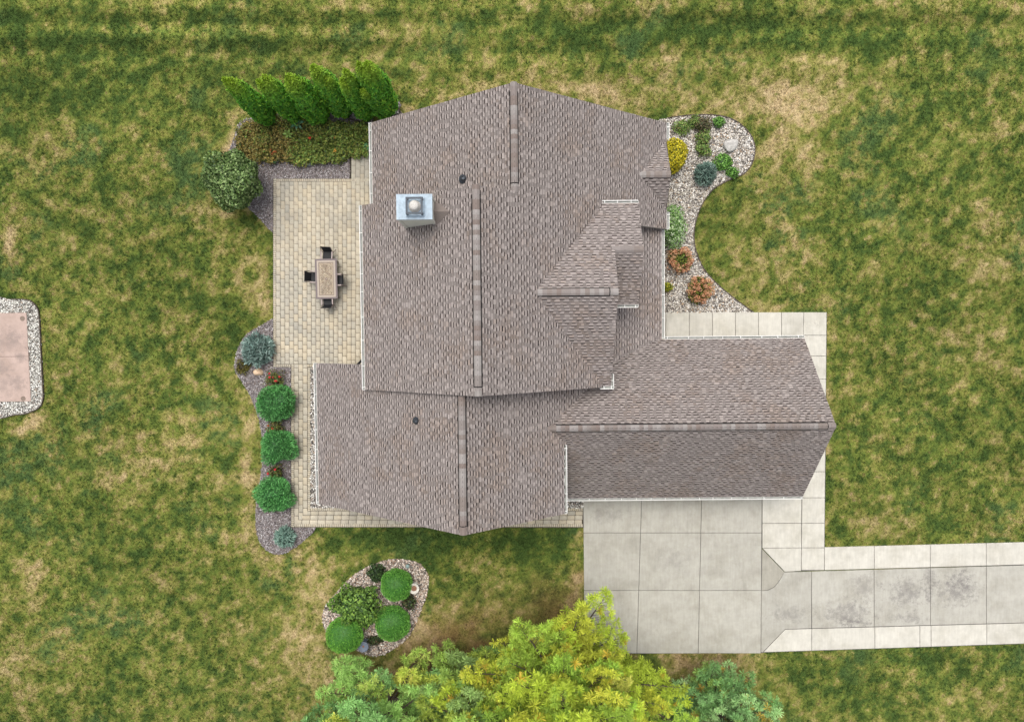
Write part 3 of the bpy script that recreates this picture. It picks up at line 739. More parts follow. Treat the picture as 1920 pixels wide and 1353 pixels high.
# one tuft, used by every point
r_ = np.random.default_rng(3); tv, tf = [], []
for k in range(11):
    a = r_.uniform(0, 6.28); d = r_.uniform(0, .035); l = r_.uniform(.03, .075); lean = r_.uniform(.3, 1.1); wd = .006
    bx, by = d * math.cos(a), d * math.sin(a); a2 = a + r_.normal(0, .8)
    dx, dy = math.cos(a2), math.sin(a2); b = len(tv)
    tv += [(bx - dy * wd, by + dx * wd, -.005), (bx + dy * wd, by - dx * wd, -.005), (bx + dx * l * lean, by + dy * l * lean, l * .75)]
    tf.append((b, b + 1, b + 2))
tuft_me = bpy.data.meshes.new('grass_tuft'); tuft_me.from_pydata(tv, [], tf); tuft_me.materials.append(M['grass'])
def scatter(obj, inst_mesh):
    ng = bpy.data.node_groups.new('scatter', 'GeometryNodeTree')
    ng.interface.new_socket('Geometry', in_out='INPUT', socket_type='NodeSocketGeometry')
    ng.interface.new_socket('Geometry', in_out='OUTPUT', socket_type='NodeSocketGeometry')
    N = ng.nodes.new; L = ng.links.new
    gi, go = N('NodeGroupInput'), N('NodeGroupOutput')
    src = bpy.data.objects.new('grass_tuft', inst_mesh)      # carries the mesh only, never linked to the scene
    oi = N('GeometryNodeObjectInfo'); oi.inputs['Object'].default_value = src
    m2p = N('GeometryNodeMeshToPoints'); ip = N('GeometryNodeInstanceOnPoints')
    a1 = N('GeometryNodeInputNamedAttribute'); a1.data_type = 'FLOAT_VECTOR'; a1.inputs[0].default_value = 'spin'
    a2 = N('GeometryNodeInputNamedAttribute'); a2.data_type = 'FLOAT'; a2.inputs[0].default_value = 'size'
    L(gi.outputs[0], m2p.inputs[0]); L(m2p.outputs[0], ip.inputs['Points']); L(oi.outputs['Geometry'], ip.inputs['Instance'])
    L(a1.outputs['Attribute'], ip.inputs['Rotation']); L(a2.outputs['Attribute'], ip.inputs['Scale'])
    L(ip.outputs[0], go.inputs[0])
    md = obj.modifiers.new('scatter', 'NODES'); md.node_group = ng
scatter(grass, tuft_me)

# ---- beds
def flat(name, poly, z, mat):
    mb = MB(); mb.prism(poly, -.10, z); o = mb.build(name, mat, None, 'structure'); return o
flat('mulch_bed', bed_nw, .02, M['mulch']); flat('mulch_bed', bed_w, .02, M['mulch'])
for p_ in (bed_e, bed_i, bed_pad, strip_w, strip_s, patch_n): flat('gravel_bed', p_, .02, M['gravelbed'])

OCT = np.array([(1, 0, 0), (.45, .85, .1), (-.5, .8, 0), (-1, .05, 0), (-.5, -.8, .05), (.55, -.82, 0), (.05, .0, .62), (0, 0, -.5)], float)
OCF = np.array([(0, 1, 6), (1, 2, 6), (2, 3, 6), (3, 4, 6), (4, 5, 6), (5, 0, 6), (1, 0, 7), (0, 5, 7), (3, 2, 7), (4, 3, 7)])
def sample_in(polys, dens, rng, avoid=()):
    out = []
    for p in polys:
        A = np.array(p); lo, hi = A.min(0), A.max(0); n = int((hi[0] - lo[0]) * (hi[1] - lo[1]) * dens)
        q = rng.uniform(lo, hi, (n, 2)); k = inside(q[:, 0], q[:, 1], p)
        for av in avoid: k &= ~inside(q[:, 0], q[:, 1], av)
        out.append(q[k])
    return np.concatenate(out)
def pebbles(name, label, polys, dens, size, pal, wts, seed, z=.03, avoid=()):
    rng = np.random.default_rng(seed); q = sample_in(polys, dens, rng, avoid); n = len(q)
    a = rng.uniform(0, 6.28, n); nrm = np.stack([rng.normal(0, .25, n), rng.normal(0, .25, n), np.ones(n)], -1)
    R = frames(nrm, rng); s = rng.uniform(*size, n)[:, None] * np.stack([np.ones(n), rng.uniform(.55, .95, n), rng.uniform(.5, .9, n)], -1)
    pos = np.stack([q[:, 0], q[:, 1], z + rng.uniform(0, .03, n)], -1)
    pal = np.array(pal); t = pal[rng.choice(len(pal), n, p=wts)] * (1 + rng.normal(0, .13, n))[:, None]
    V, F, T = copies(OCT, OCF, pos, R, s, t.clip(.01, .85))
    o = link(name, npmesh(name, V, F, T, smooth=False), M['pebble'], None)
    return tag(o, label, 'gravel', kind='stuff')
PAL = [(.55, .51, .46), (.42, .385, .33), (.27, .245, .21), (.10, .09, .085), (.38, .28, .19), (.66, .64, .60)]
pebbles('river_gravel', 'pale mixed river gravel covering the curved front bed', [bed_e], 330, (.035, .068), PAL, (.3, .21, .15, .11, .06, .17), 21)
pebbles('river_gravel', 'pinkish river gravel in the oval island bed on the lawn', [bed_i], 330, (.035, .068), [(.56, .47, .40), (.42, .33, .27), (.26, .20, .165), (.10, .085, .075), (.40, .26, .18), (.68, .62, .56)], (.27, .2, .15, .12, .08, .18), 22)
pad_slab = gpoly([(-90, 588), (49.5, 586), (58, 752.5), (-90, 754)])
pebbles('river_gravel', 'whitish gravel border around the pink concrete pad', [bed_pad], 330, (.035, .065), [(.56, .555, .50), (.42, .405, .37), (.26, .25, .225), (.11, .105, .095), (.38, .31, .25), (.66, .65, .61)], (.3, .2, .13, .1, .04, .23), 23, avoid=[pad_slab])
pebbles('river_gravel', 'narrow strip of grey gravel between paver walk and house wall', [strip_w, strip_s, patch_n], 340, (.03, .06), [(.72, .70, .66), (.50, .48, .44), (.25, .23, .21), (.08, .075, .07), (.46, .36, .29)], (.32, .2, .17, .22, .09), 24)
CHV = np.array([(-1, -.35, 0), (1, -.3, .1), (.95, .35, .12), (-.9, .3, 0)], float); CHF = np.array([(0, 1, 2, 3)])
def chips(name, label, poly, dens, seed):
    rng = np.random.default_rng(seed); q = sample_in([poly], dens, rng, [patio_out]); n = len(q)
    nrm = np.stack([rng.normal(0, .4, n), rng.normal(0, .4, n), np.ones(n)], -1); R = frames(nrm, rng)
    pal = np.array([(.18, .155, .158), (.26, .235, .235), (.38, .355, .36), (.09, .08, .08), (.22, .175, .15), (.52, .50, .50)])
    t = pal[rng.choice(6, n, p=(.28, .26, .17, .16, .08, .05))] * (1 + rng.normal(0, .12, n))[:, None]
    V, F, T = copies(CHV, CHF, np.stack([q[:, 0], q[:, 1], .045 + rng.uniform(0, .025, n)], -1), R, rng.uniform(.022, .055, n), t)
    return tag(link(name, npmesh(name, V, F, T), M['chip'], None), label, 'mulch', kind='stuff')
chips('mulch_chips', 'weathered grey bark mulch in the bed behind the patio', bed_nw, 900, 31)
chips('mulch_chips', 'weathered grey bark mulch in the long bed beside the paver walk', bed_w, 900, 32)

# ---- bed edging: a thin upright strip following the curve
def edging(pts, label, z=.10, wdt=.04):
    P = [Vector((x, y)) for x, y in pts]; mb = MB(); n = len(P); L = []
    for i, p in enumerate(P):
        d = (P[min(i + 1, n - 1)] - P[max(i - 1, 0)]).normalized(); o = Vector((-d.y, d.x)) * wdt / 2; L.append((p - o, p + o))
    for a, b in L:
        for q, h in ((a, -.05), (a, z), (b, z), (b, -.05)): mb.v.append((q.x, q.y, h))
    for i in range(n - 1):
        for k in range(3): mb.f.append((i * 4 + k, i * 4 + k + 1, i * 4 + 5 + k, i * 4 + 4 + k))
    return tag(mb.build('bed_edging', M['edging']), label, 'edging')
edging(edge_e[5:], 'dark edging strip curving along the lawn side of the front gravel bed')
edging(bed_pad[4:-6], 'dark edging strip around the gravel of the pink pad')
edging(gpoly([(655, 224), (668, 227), (682, 231), (696, 237)]), 'short black edging between the hedge and the flower bed', .16, .05)
edging(gpoly([(737, 187), (742, 194), (747, 202), (753, 215), (756, 220)]), 'short dark edging at the right end of the evergreen hedge', .12, .05)

# ---- concrete
def slab_obj(poly, z, parent, mat, gap=.011, name='slab', z0=-.06):
    """slab with eased edges"""
    A = [Vector((x, y)) for x, y in poly]; n = len(A)
    def inset(d):
        out = []
        for i in range(n):
            p, a, b = A[i], A[i - 1], A[(i + 1) % n]
            e1 = (p - a).normalized(); e2 = (b - p).normalized()
            n1 = Vector((-e1.y, e1.x)); n2 = Vector((-e2.y, e2.x))
            k = (n1 + n2); k /= max(.3, k.dot(n1)); out.append(p + k * d)
        return out
    area = sum(A[i - 1].x * A[i].y - A[i].x * A[i - 1].y for i in range(n))
    sg = 1 if area > 0 else -1
    l0, l1, l2 = inset(sg * gap), inset(sg * gap), inset(sg * (gap + .012))
    v = [(p.x, p.y, z0) for p in l0] + [(p.x, p.y, z - .012) for p in l1] + [(p.x, p.y, z) for p in l2]
    f = [tuple(range(2 * n, 3 * n))]
    for k in (0, n): f += [(k + i, k + (i + 1) % n, k + n + (i + 1) % n, k + n + i) for i in range(n)]
    if sg < 0: f = [q[::-1] for q in f]
    me = bpy.data.meshes.new(name); me.from_pydata(v, [], f); me.materials.append(mat)
    return link(name, me, None, parent)
stain_px = [(1590, 1150, 85, 45, .5), (1600, 1165, 50, 16, .6), (1700, 1110, 60, 50, .55), (1742, 1090, 22, 70, .55), (1700, 1158, 60, 18, .5), (1795, 1105, 65, 50, .6), (1800, 1085, 40, 30, .5), (1620, 1100, 50, 50, .35), (1475, 1150, 60, 25, .4), (1140, 965, 60, 25, .3), (1260, 1050, 60, 40, .2)]
stains = [(*px_xy(x, y), rx / 24, ry / 24, a * 1.1) for x, y, rx, ry, a in stain_px]
M['drive'] = concrete('driveway_concrete', (.392, .380, .338), stains, (.15, .14, .135))
M['walk'] = concrete('pale_concrete', (.505, .488, .435))
M['damp'] = concrete('darker_concrete', (.335, .32, .275))
M['pad'] = concrete('pink_concrete', (.41, .315, .275), [(*px_xy(30, 630), 1.2, .9, .7), (*px_xy(8, 690), 1.4, 1.0, .85), (*px_xy(40, 670), 1.0, .9, .7), (*px_xy(35, 715), 1.2, .9, .5), (*px_xy(15, 640), 2.8, 1.8, .6), (*px_xy(20, 720), 2.6, 1.8, .6)], (.25, .20, .18), streak=False)

drive = MB().prism(gpoly([(1094.5, 930), (1428.5, 930), (1428.5, 1028), (1471, 1072), (1930, 1059), (2150, 1053), (2150, 1160), (1930, 1167), (1472, 1179.5), (1430, 1223), (1095.5, 1224.5)]), -.08, .035).build('driveway', M['joint'], None, 'structure')
def dslab(pts, mat='drive', parent=None): return slab_obj(gpoly(pts, .06), .06, parent or drive, M[mat])
V0 = lambda y: 1093.5 + (y - 940) * .008
V1 = lambda y: 1203 - (y - 937) * .031
V2 = lambda y: 1315.5 - (y - 937) * .022
V3 = lambda y: 1428.8 - (y - 937) * .007
H = [(930, 930, 930), (998.5, 998.5, 998.5), (1106.5, 1106.5, 1106), (1224.5, 1224, 1223.2)]
for (a, b) in ((V0, V1), (V1, V2), (V2, V3)):
    for k in range(3):
        y0, y1 = H[k][0], H[k + 1][0]
        dslab([(a(y0), y0), (b(y0), y0), (b(y1), y1), (a(y1), y1)])
dslab([(V3(1030) + .8, 1028), (1471.2, 1071.8), (1463, 1086), (1452, 1100), (1440, 1106), (V3(1106), 1107)], 'damp')['label'] = 'darker damp looking corner slab'
dslab([(V3(1108), 1107), (1440, 1106), (1452, 1100), (1463, 1086), (1470, 1072), (1521.8, 1070.5), (1521.8, 1177.5), (1472, 1179.3), (1430.2, 1222.6), (V3(1222), 1222.6)])
JX = [1521.8, 1639, 1744.5, 1849.5, 1955, 2060, 2150]
yt = lambda x: 1070.5 - (x - 1521) * .0285; yb = lambda x: 1177.5 - (x - 1521) * .0265
for a, b in zip(JX[:-1], JX[1:]): dslab([(a, yt(a)), (b, yt(b)), (b + .4, yb(b)), (a + .4, yb(a))])

walk = MB().prism(gpoly([(1226, 585.5), (1550, 585.5), (1546, 1025.5), (1930, 1016), (2150, 1010), (2150, 1052), (1930, 1058), (1546, 1068), (1471, 1071), (1429.5, 1028), (1429.5, 930), (1503, 930), (1506, 634), (1226, 634)]), -.08, .035).build('walkway', M['joint'], None, 'structure')
WX = [1226, 1248.5, 1292.5, 1335.8, 1379, 1422.5, 1465.5, 1507]
for a, b in zip(WX[:-1], WX[1:]): dslab([(a, 585), (b, 585), (b, 633.5), (a, 633.5)], 'walk', walk)
WY = [585, 628.5, 667.3, 710.5, 754, 797, 840, 884, 932.7, 980.5, 1026.5, 1068.5]
wl = lambda y: 1507 - (y - 585) * .009; wr = lambda y: 1550.3 - (y - 585) * .0095
for a, b in zip(WY[:-1], WY[1:]): dslab([(wl(a), a), (wr(a), a), (wr(b), b), (wl(b), b)], 'walk', walk)
dslab([(1429.3, 930), (1503.4, 930), (1503, 980.5), (1429.3, 981)], 'walk', walk)
dslab([(1429.3, 981), (1503, 980.5), (1502.8, 1026.5), (1429.3, 1027)], 'walk', walk)
dslab([(1429.3, 1027), (1502.8, 1026.5), (1502.6, 1070), (1471.5, 1071.5)], 'walk', walk)
UX = [1546, 1639.5, 1744.5, 1849.5, 1955, 2060, 2150]
ut = lambda x: 1025.2 - (x - 1546) * .0255; ub = lambda x: 1068.6 - (x - 1546) * .0285
for a, b in zip(UX[:-1], UX[1:]): dslab([(a, ut(a)), (b, ut(b)), (b, ub(b)), (a, ub(a))], 'walk', walk)
LX = [1522, 1640.5, 1725, 1746, 1850.5, 1955, 2060, 2150]
lt = lambda x: 1178 - (x - 1522) * .0265; lb = lambda x: 1219.3 - (x - 1522) * .0335
strip = MB().prism(gpoly([(1431, 1222), (1472, 1180), (1522, 1179), (2150, lt(2150) + 1), (2150, lb(2150)), (1522, 1219)]), -.08, .035).build('driveway_border', M['joint'], None, 'structure')
dslab([(1431, 1222.3), (1472, 1179.5), (1522, 1178), (1522, 1219.3)], 'walk', strip)
for a, b in zip(LX[:-1], LX[1:]): dslab([(a, lt(a)), (b, lt(b)), (b, lb(b)), (a, lb(a))], 'walk', strip)
cx0, cy0 = on_z(1532, 605, .06)
cc = MB().lathe([(.12, 0), (.12, .012), (.105, .016), (.10, .010), (.02, .010)], 20, (cx0, cy0, .06)).build('cleanout_cap', M['walk'])
tag(cc, 'small round utility cap set in the corner slab of the front walk', 'utility cap')
pad = MB().prism(gpoly([(-90, 588), (49.5, 586), (58, 752.5), (-90, 754)]), -.08, .04).build('concrete_pad', M['joint'], None, 'structure')
slab_obj(gpoly([(-90, 588), (49.5, 586), (53.5, 668), (-90, 670)], .09), .09, pad, M['pad'], .006)
slab_obj(gpoly([(-90, 670), (53.5, 668), (58, 752.5), (-90, 754)], .09), .09, pad, M['pad'], .006)
for (px_, py_) in ((42, 597), (43.5, 747)):
    x_, y_ = on_z(px_, py_, .09)
    tag(MB().lathe([(.13, 0), (.13, .006), (.10, .009), (.09, .004), (.01, .004)], 18, (x_, y_, .09)).build('footing_cap', M['tile3'], None), 'round stained footing in the %s corner of the pink pad' % ('upper right' if py_ < 650 else 'lower right'), 'footing')

# ---- pavers: every full stone is a piece
patio = MB().prism(patio_out, -.08, .025).build('paver_patio', M['soil'], None, 'structure')
PT = [(.44, .39, .30), (.41, .38, .315), (.475, .42, .325), (.375, .355, .305), (.43, .40, .33), (.49, .44, .35), (.34, .33, .29), (.47, .405, .30), (.40, .375, .32), (.45, .41, .33)]
def paver_mesh(w, l, tint, g=.009):
    a, b = w / 2 - g, l / 2 - g; c = .007
    v = [(-a, -b, -.05), (a, -b, -.05), (a, b, -.05), (-a, b, -.05), (-a, -b, -.008), (a, -b, -.008), (a, b, -.008), (-a, b, -.008),
         (-a + c, -b + c, 0), (a - c, -b + c, 0), (a - c, b - c, 0), (-a + c, b - c, 0)]
    f = [(8, 9, 10, 11)] + [(i, (i + 1) % 4, 4 + (i + 1) % 4, 4 + i) for i in range(4)] + [(4 + i, 4 + (i + 1) % 4, 8 + (i + 1) % 4, 8 + i) for i in range(4)]
    return npmesh('paver', np.array(v), np.array(f), np.tile(tint, (len(f), 1)))
K = 1 / 35.02      # metres per pixel at paver level
PT = [tuple(c * .62 + m * .38 for c, m in zip(t, (.46, .41, .315))) for t in PT]
CW, RL = 8.30, 14.6
pm = [paver_mesh(CW * K, RL * K, t) for t in PT]; pmh = [paver_mesh(RL * K, CW * K, t) for t in PT]
for m_ in pm + pmh: m_.materials.append(M['paver'])
prng = random.Random(4)
cells = []                                   # (px, py, dx, dy) centre and size in pixels of the plan
def column(x, y0, y1, k):
    y = y0 - (RL / 2 if k % 2 else 0) - prng.uniform(0, 1.2)
    while y < y1 - 1:
        a, b = max(y, y0), min(y + RL, y1)
        if b - a > 2.5: cells.append((x, (a + b) / 2, CW, b - a))
        y += RL
k = 0; x = 517.5 + CW / 2
while x < 716:
    y0 = 340.5 if x < 656 else 289.5
    column(x, y0, 683 if x < 690 else 683, k); x += CW; k += 1
x = 551.3 + CW / 2
for k in range(3): column(x + k * CW, 683, 981.5 - k * CW, k + 1)
for j in range(3):
    y = 957.5 + CW / 2 + j * CW; xs = 576.3 - j * CW + (RL / 2 if j % 2 else 0); x = 551.3 + (2 - j) * CW
    while x < 1092:
        b = min(x + RL if x > 552 + (2 - j) * CW + 1 else x + (RL / 2 if j % 2 else RL), 1093)
        if b - x > 2.5: cells.append(((x + b) / 2, y, b - x, CW))
        x = b
whole = [c for c in cells if max(c[2:]) > RL - .3 and (c[0] < 700) and not (c[0] > 585 and c[1] > 690 and c[1] < 950)]
whole.sort(key=lambda c: math.hypot(c[0] - 610, c[1] - 560))
single = set(id(c) for c in whole[:300])
BV, BF, BT = [], [], []; off = 0
rest = []
def add_rest(px, py, dx, dy, tint):
    rest.append((px, py, dx, dy, tint))
for c in cells:
    x_, y_ = on_z(c[0], c[1], .05); vert = c[3] >= c[2]
    g = vnoise(np.array([x_]), np.array([y_]), 1.9, 66)[0]
    ti = min(9, max(0, int(prng.gauss(0, 1.0) * 2.4 + 4 + (g - .5) * 6)))
    order = [5, 2, 0, 7, 9, 4, 1, 3, 8, 6]
    ti = order[ti]
    if id(c) in single:
        o = bpy.data.objects.new('paver', (pm if vert else pmh)[ti]); COL.objects.link(o); o.parent = patio
        o.location = (x_, y_, .05 + prng.uniform(-.003, .003)); o.rotation_euler = (prng.gauss(0, .006), prng.gauss(0, .006), prng.gauss(0, .006))
    else: add_rest(c[0], c[1], c[2], c[3], PT[ti])
# soldier borders
def border(x0, y0, x1, y1, across, along=3.95):
    L = math.hypot(x1 - x0, y1 - y0); n = max(1, round(L / along)); horiz = abs(x1 - x0) > abs(y1 - y0)
    for i in range(n):
        t = (i + .5) / n; px, py = x0 + (x1 - x0) * t, y0 + (y1 - y0) * t
        add_rest(px, py, L / n if horiz else across, across if horiz else L / n, PT[prng.choice([0, 2, 7, 9, 4, 0, 5])])
border(514.8, 335, 514.8, 688, 5.4); border(517.5, 337.7, 716, 337.7, 5.4); border(517.5, 685.6, 545, 685.6, 5.2); border(576, 685.6, 716, 685.6, 5.2)
border(548.4, 683, 548.4, 988, 5.6); border(579.4, 689, 579.4, 957.5, 6.0); border(551.3, 984.8, 1093, 984.8, 6.2); border(582.5, 954.5, 1093, 954.5, 5.8)
Vs, Fs, Ts, off = [], [], [], 0
for px_, py_, dx, dy, t in rest:
    x_, y_ = on_z(px_, py_, .05)
    a, b, c = dx * K / 2 - .0085, dy * K / 2 - .0085, .006; z = .05 + prng.uniform(-.003, .002)
    v = [(-a, -b, -.04), (a, -b, -.04), (a, b, -.04), (-a, b, -.04), (-a, -b, -.007), (a, -b, -.007), (a, b, -.007), (-a, b, -.007), (-a + c, -b + c, 0), (a - c, -b + c, 0), (a - c, b - c, 0), (-a + c, b - c, 0)]
    Vs.append(np.array(v) + np.array([x_, y_, z]))
    f = np.array([(8, 9, 10, 11)] + [(i, (i + 1) % 4, 4 + (i + 1) % 4, 4 + i) for i in range(4)] + [(4 + i, 4 + (i + 1) % 4, 8 + (i + 1) % 4, 8 + i) for i in range(4)])
    Fs.append(f + off); off += 12; Ts.append(np.tile(np.array(t) * prng.uniform(.9, 1.08), (len(f), 1)))
link('border_pavers', npmesh('border_pavers', np.concatenate(Vs), np.concatenate(Fs), np.concatenate(Ts)), M['paver'], patio, 'stuff')

# ================================================================== PLANTS
def sph(rng, n, zmin=-.3):
    z = rng.uniform(zmin, 1, n); a = rng.uniform(0, 6.2832, n); r = np.sqrt(1 - z * z)
    return np.stack([r * np.cos(a), r * np.sin(a), z], -1)
def lumps(D, seed, amt, k=7):
    r = np.random.default_rng(seed); out = np.ones(len(D))
    for i in range(k):
        w = r.normal(size=3) * r.uniform(1.5, 4.5); out += amt / math.sqrt(k) * np.sin(D @ w + r.uniform(0, 6.28)) * 1.2
    return out
LEAF = np.array([(-.5, 0, 0), (0, -.32, .05), (.55, 0, -.03), (0, .32, .05)]); LEAFF = np.array([(0, 1, 2, 3)])
BLADE = np.array([(-.16, 0, -.4), (.16, 0, -.4), (.05, .06, .75), (-.05, .06, .75)]); BLADEF = np.array([(0, 1, 2, 3)])
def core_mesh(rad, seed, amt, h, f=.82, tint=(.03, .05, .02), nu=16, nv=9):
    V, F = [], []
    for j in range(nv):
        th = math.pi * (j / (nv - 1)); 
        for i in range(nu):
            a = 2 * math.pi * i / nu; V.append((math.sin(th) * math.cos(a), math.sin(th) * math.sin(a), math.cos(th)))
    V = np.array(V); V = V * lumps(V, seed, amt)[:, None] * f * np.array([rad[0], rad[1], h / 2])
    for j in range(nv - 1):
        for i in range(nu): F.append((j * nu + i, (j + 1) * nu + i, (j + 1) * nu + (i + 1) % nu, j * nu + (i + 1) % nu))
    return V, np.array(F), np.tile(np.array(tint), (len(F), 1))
def foliage(rad, h, n, size, pal, wts, seed, amt=.06, style='leaf', depth=.14, jit=.7, zmin=-.55, patch=1.0, corecol=None):
    rng = np.random.default_rng(seed)
    D = sph(rng, n, zmin); L = lumps(D, seed + 5, amt)
    k = 1 - depth * rng.random(n) ** 1.6
    ax = np.array([rad[0], rad[1], h / 2])
    P = D * (L * k)[:, None] * ax
    N = D / ax; N /= np.linalg.norm(N, axis=1, keepdims=True)
    N = N + rng.normal(0, jit, N.shape)
    R = frames(N, rng)
    pal = np.array(pal)
    T = pal[rng.choice(len(pal), n, p=wts)]
    g = fbm(P[:, 0] * 1.0 + P[:, 2] * .6, P[:, 1] - P[:, 2] * .4, .45, seed + 9, 3)
    T = T * (1 + (g - .5) * .7 * patch)[:, None] * (1 + rng.normal(0, .13, n))[:, None]
    tv, tf = (LEAF, LEAFF) if style == 'leaf' else (BLADE, BLADEF)
    s = size * rng.uniform(.7, 1.3, n)
    lf = copies(tv, tf, P, R, s, T.clip(.005, .8))
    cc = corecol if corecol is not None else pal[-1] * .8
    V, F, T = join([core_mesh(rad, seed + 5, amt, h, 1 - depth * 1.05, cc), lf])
    V = V + np.array([0, 0, h / 2]); V[:, 2] = np.maximum(V[:, 2], .02)
    return V, F, T
def shrub(name, label, cat, px, py, rpx, h, n, size, pal, wts, seed, group=None, rz=0, aspect=1.0, z_app=.5, **kw):
    """a shrub whose middle shows at (px,py); rpx its radius in photo pixels"""
    x, y = on_z(px, py, h * z_app); r = rpx * (CAM_H - h * z_app) / F_PX
    root = empty(name, label, cat, (x, y, 0), rz, group)
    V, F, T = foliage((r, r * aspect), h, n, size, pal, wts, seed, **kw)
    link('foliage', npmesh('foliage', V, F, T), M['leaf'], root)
    st = MB(); rr = random.Random(seed)
    for k in range(4):
        a = k * 1.6 + rr.random(); st.tube([(0.03 * math.cos(a), .03 * math.sin(a), -.05), (r * .3 * math.cos(a), r * .3 * math.sin(a), h * .3), (r * .5 * math.cos(a), r * .5 * math.sin(a), h * .55)], .022, 5, .010)
    st.build('stem', M['bark'], root)
    return root

GW = [(.115, .36, .10), (.19, .48, .155), (.075, .25, .07), (.04, .15, .04)]
gW = (.42, .24, .22, .12)
shrub('round_shrub', 'dense round green shrub just below the red rose next to the tan rock', 'shrub', 517, 754, 34, 1.35, 4200, .115, GW, gW, 201, 'round shrubs in the bed beside the paver walk', style='blade', jit=.6, amt=.13, depth=.2)
shrub('round_shrub', 'middle one of three round green shrubs along the paver walk', 'shrub', 521, 836, 32, 1.3, 4000, .115, GW, gW, 202, 'round shrubs in the bed beside the paver walk', style='blade', jit=.6, amt=.13, depth=.2)
shrub('round_shrub', 'round green shrub nearest the small blue spruce at the foot of the bed', 'shrub', 516, 927, 33, 1.3, 4000, .115, GW, gW, 203, 'round shrubs in the bed beside the paver walk', style='blade', jit=.6, amt=.13, depth=.2)
GI = [(.17, .43, .07), (.24, .53, .10), (.12, .33, .05), (.07, .22, .04)]
shrub('clipped_shrub', 'smooth clipped green dome beside the white birdbath in the island bed', 'shrub', 743, 1095, 30, 1.3, 6500, .062, GI, gW, 211, 'clipped domes in the island bed', style='blade', jit=.4, amt=.05, depth=.08, patch=.5)
shrub('clipped_shrub', 'smooth clipped green dome at the lower right of the island bed', 'shrub', 736, 1168, 33, 1.35, 7000, .062, GI, gW, 212, 'clipped domes in the island bed', style='blade', jit=.4, amt=.05, depth=.08, patch=.5)
shrub('clipped_shrub', 'largest clipped green dome, beside the blue grey birdbath bowl', 'shrub', 646, 1190, 35, 1.4, 7500, .062, [(.20, .47, .065), (.28, .56, .095), (.135, .36, .05), (.07, .22, .04)], gW, 213, 'clipped domes in the island bed', style='blade', jit=.4, amt=.05, depth=.08, patch=.5)
shrub('leafy_shrub', 'loose dark green leafy shrub between the clipped domes of the island bed', 'shrub', 668, 1133, 44, 1.5, 3600, .15, [(.15, .27, .055), (.23, .37, .065), (.09, .18, .035), (.04, .085, .025)], (.35, .25, .25, .15), 214, amt=.26, jit=.9, depth=.4, z_app=.45)
shrub('leafy_shrub', 'small dark leafy shrub with red blooms at the top left of the island bed', 'shrub', 706, 1074, 17, .7, 700, .11, [(.045, .09, .03), (.07, .12, .035), (.03, .055, .02), (.02, .04, .015)], (.35, .25, .25, .15), 215, amt=.2, jit=.9, depth=.4)
shrub('leafy_shrub', 'low dark red stemmed plant between the birdbath and the lower dome', 'shrub', 768, 1128, 15, .45, 520, .10, [(.05, .085, .03), (.075, .115, .035), (.10, .05, .03), (.025, .04, .02)], (.35, .25, .2, .2), 216, amt=.25, jit=.9, depth=.4, aspect=.9)
shrub('leafy_shrub', 'low dark plant right of the blue grey birdbath bowl', 'shrub', 703, 1200, 14, .4, 480, .10, [(.045, .08, .03), (.07, .11, .03), (.09, .05, .03), (.025, .04, .02)], (.35, .25, .2, .2), 217, amt=.25, jit=.9, depth=.4, aspect=.6)
BL = [(.23, .34, .30), (.16, .25, .225), (.34, .45, .41), (.07, .115, .10)]
shrub('blue_spruce', 'large spreading silvery blue spruce beside the lower patio corner', 'shrub', 483, 656, 29, .8, 1700, .17, BL, (.35, .27, .26, .12), 221, 'low blue spruces', style='blade', jit=.6, amt=.12, depth=.35)
shrub('blue_spruce', 'small blue green spruce at the tip of the long mulch bed', 'shrub', 533, 1007, 19, .7, 900, .14, [(.21, .34, .28), (.14, .24, .20), (.31, .44, .37), (.06, .115, .09)], (.35, .27, .26, .12), 222, 'low blue spruces', style='blade', jit=.6, amt=.14, depth=.35)
shrub('blue_spruce', 'round dark blue green spruce in the pale front gravel', 'shrub', 1322, 325, 20, .95, 1200, .13, [(.16, .25, .205), (.105, .18, .145), (.26, .36, .31), (.055, .095, .08)], (.35, .27, .26, .12), 223, 'low blue spruces', style='blade', jit=.6, amt=.08, depth=.3)
shrub('dwarf_conifer', 'small bronze and green tuft of foliage beside the tan rock', 'shrub', 455, 688, 13, .4, 420, .12, [(.17, .16, .04), (.26, .22, .06), (.09, .09, .025), (.05, .045, .02)], (.35, .25, .2, .2), 224, style='blade', jit=.6, amt=.2, depth=.4)
shrub('golden_shrub', 'bright golden yellow shrub against the house wall by the small gable', 'shrub', 1262, 294, 27, 1.25, 2600, .10, [(.56, .47, .018), (.40, .37, .02), (.68, .58, .04), (.17, .18, .02)], (.38, .27, .2, .15), 231, amt=.10, jit=.7, depth=.25, aspect=1.15)
shrub('golden_shrub', 'tiny yellow green shrub against the gutter above the front walk', 'shrub', 1251, 538, 10, .5, 300, .09, [(.40, .40, .03), (.26, .30, .03), (.52, .48, .06), (.10, .14, .02)], (.38, .27, .2, .15), 232, amt=.2, jit=.8, depth=.35)
shrub('variegated_shrub', 'pale green white variegated shrub between house wall and gravel', 'shrub', 1262, 424, 23, 1.2, 2200, .105, [(.36, .48, .25), (.21, .38, .10), (.50, .58, .40), (.12, .24, .06)], (.33, .3, .22, .15), 233, amt=.14, jit=.8, depth=.3, aspect=1.65)
PE = [(.17, .28, .065), (.24, .36, .085), (.21, .18, .08), (.08, .14, .04)]
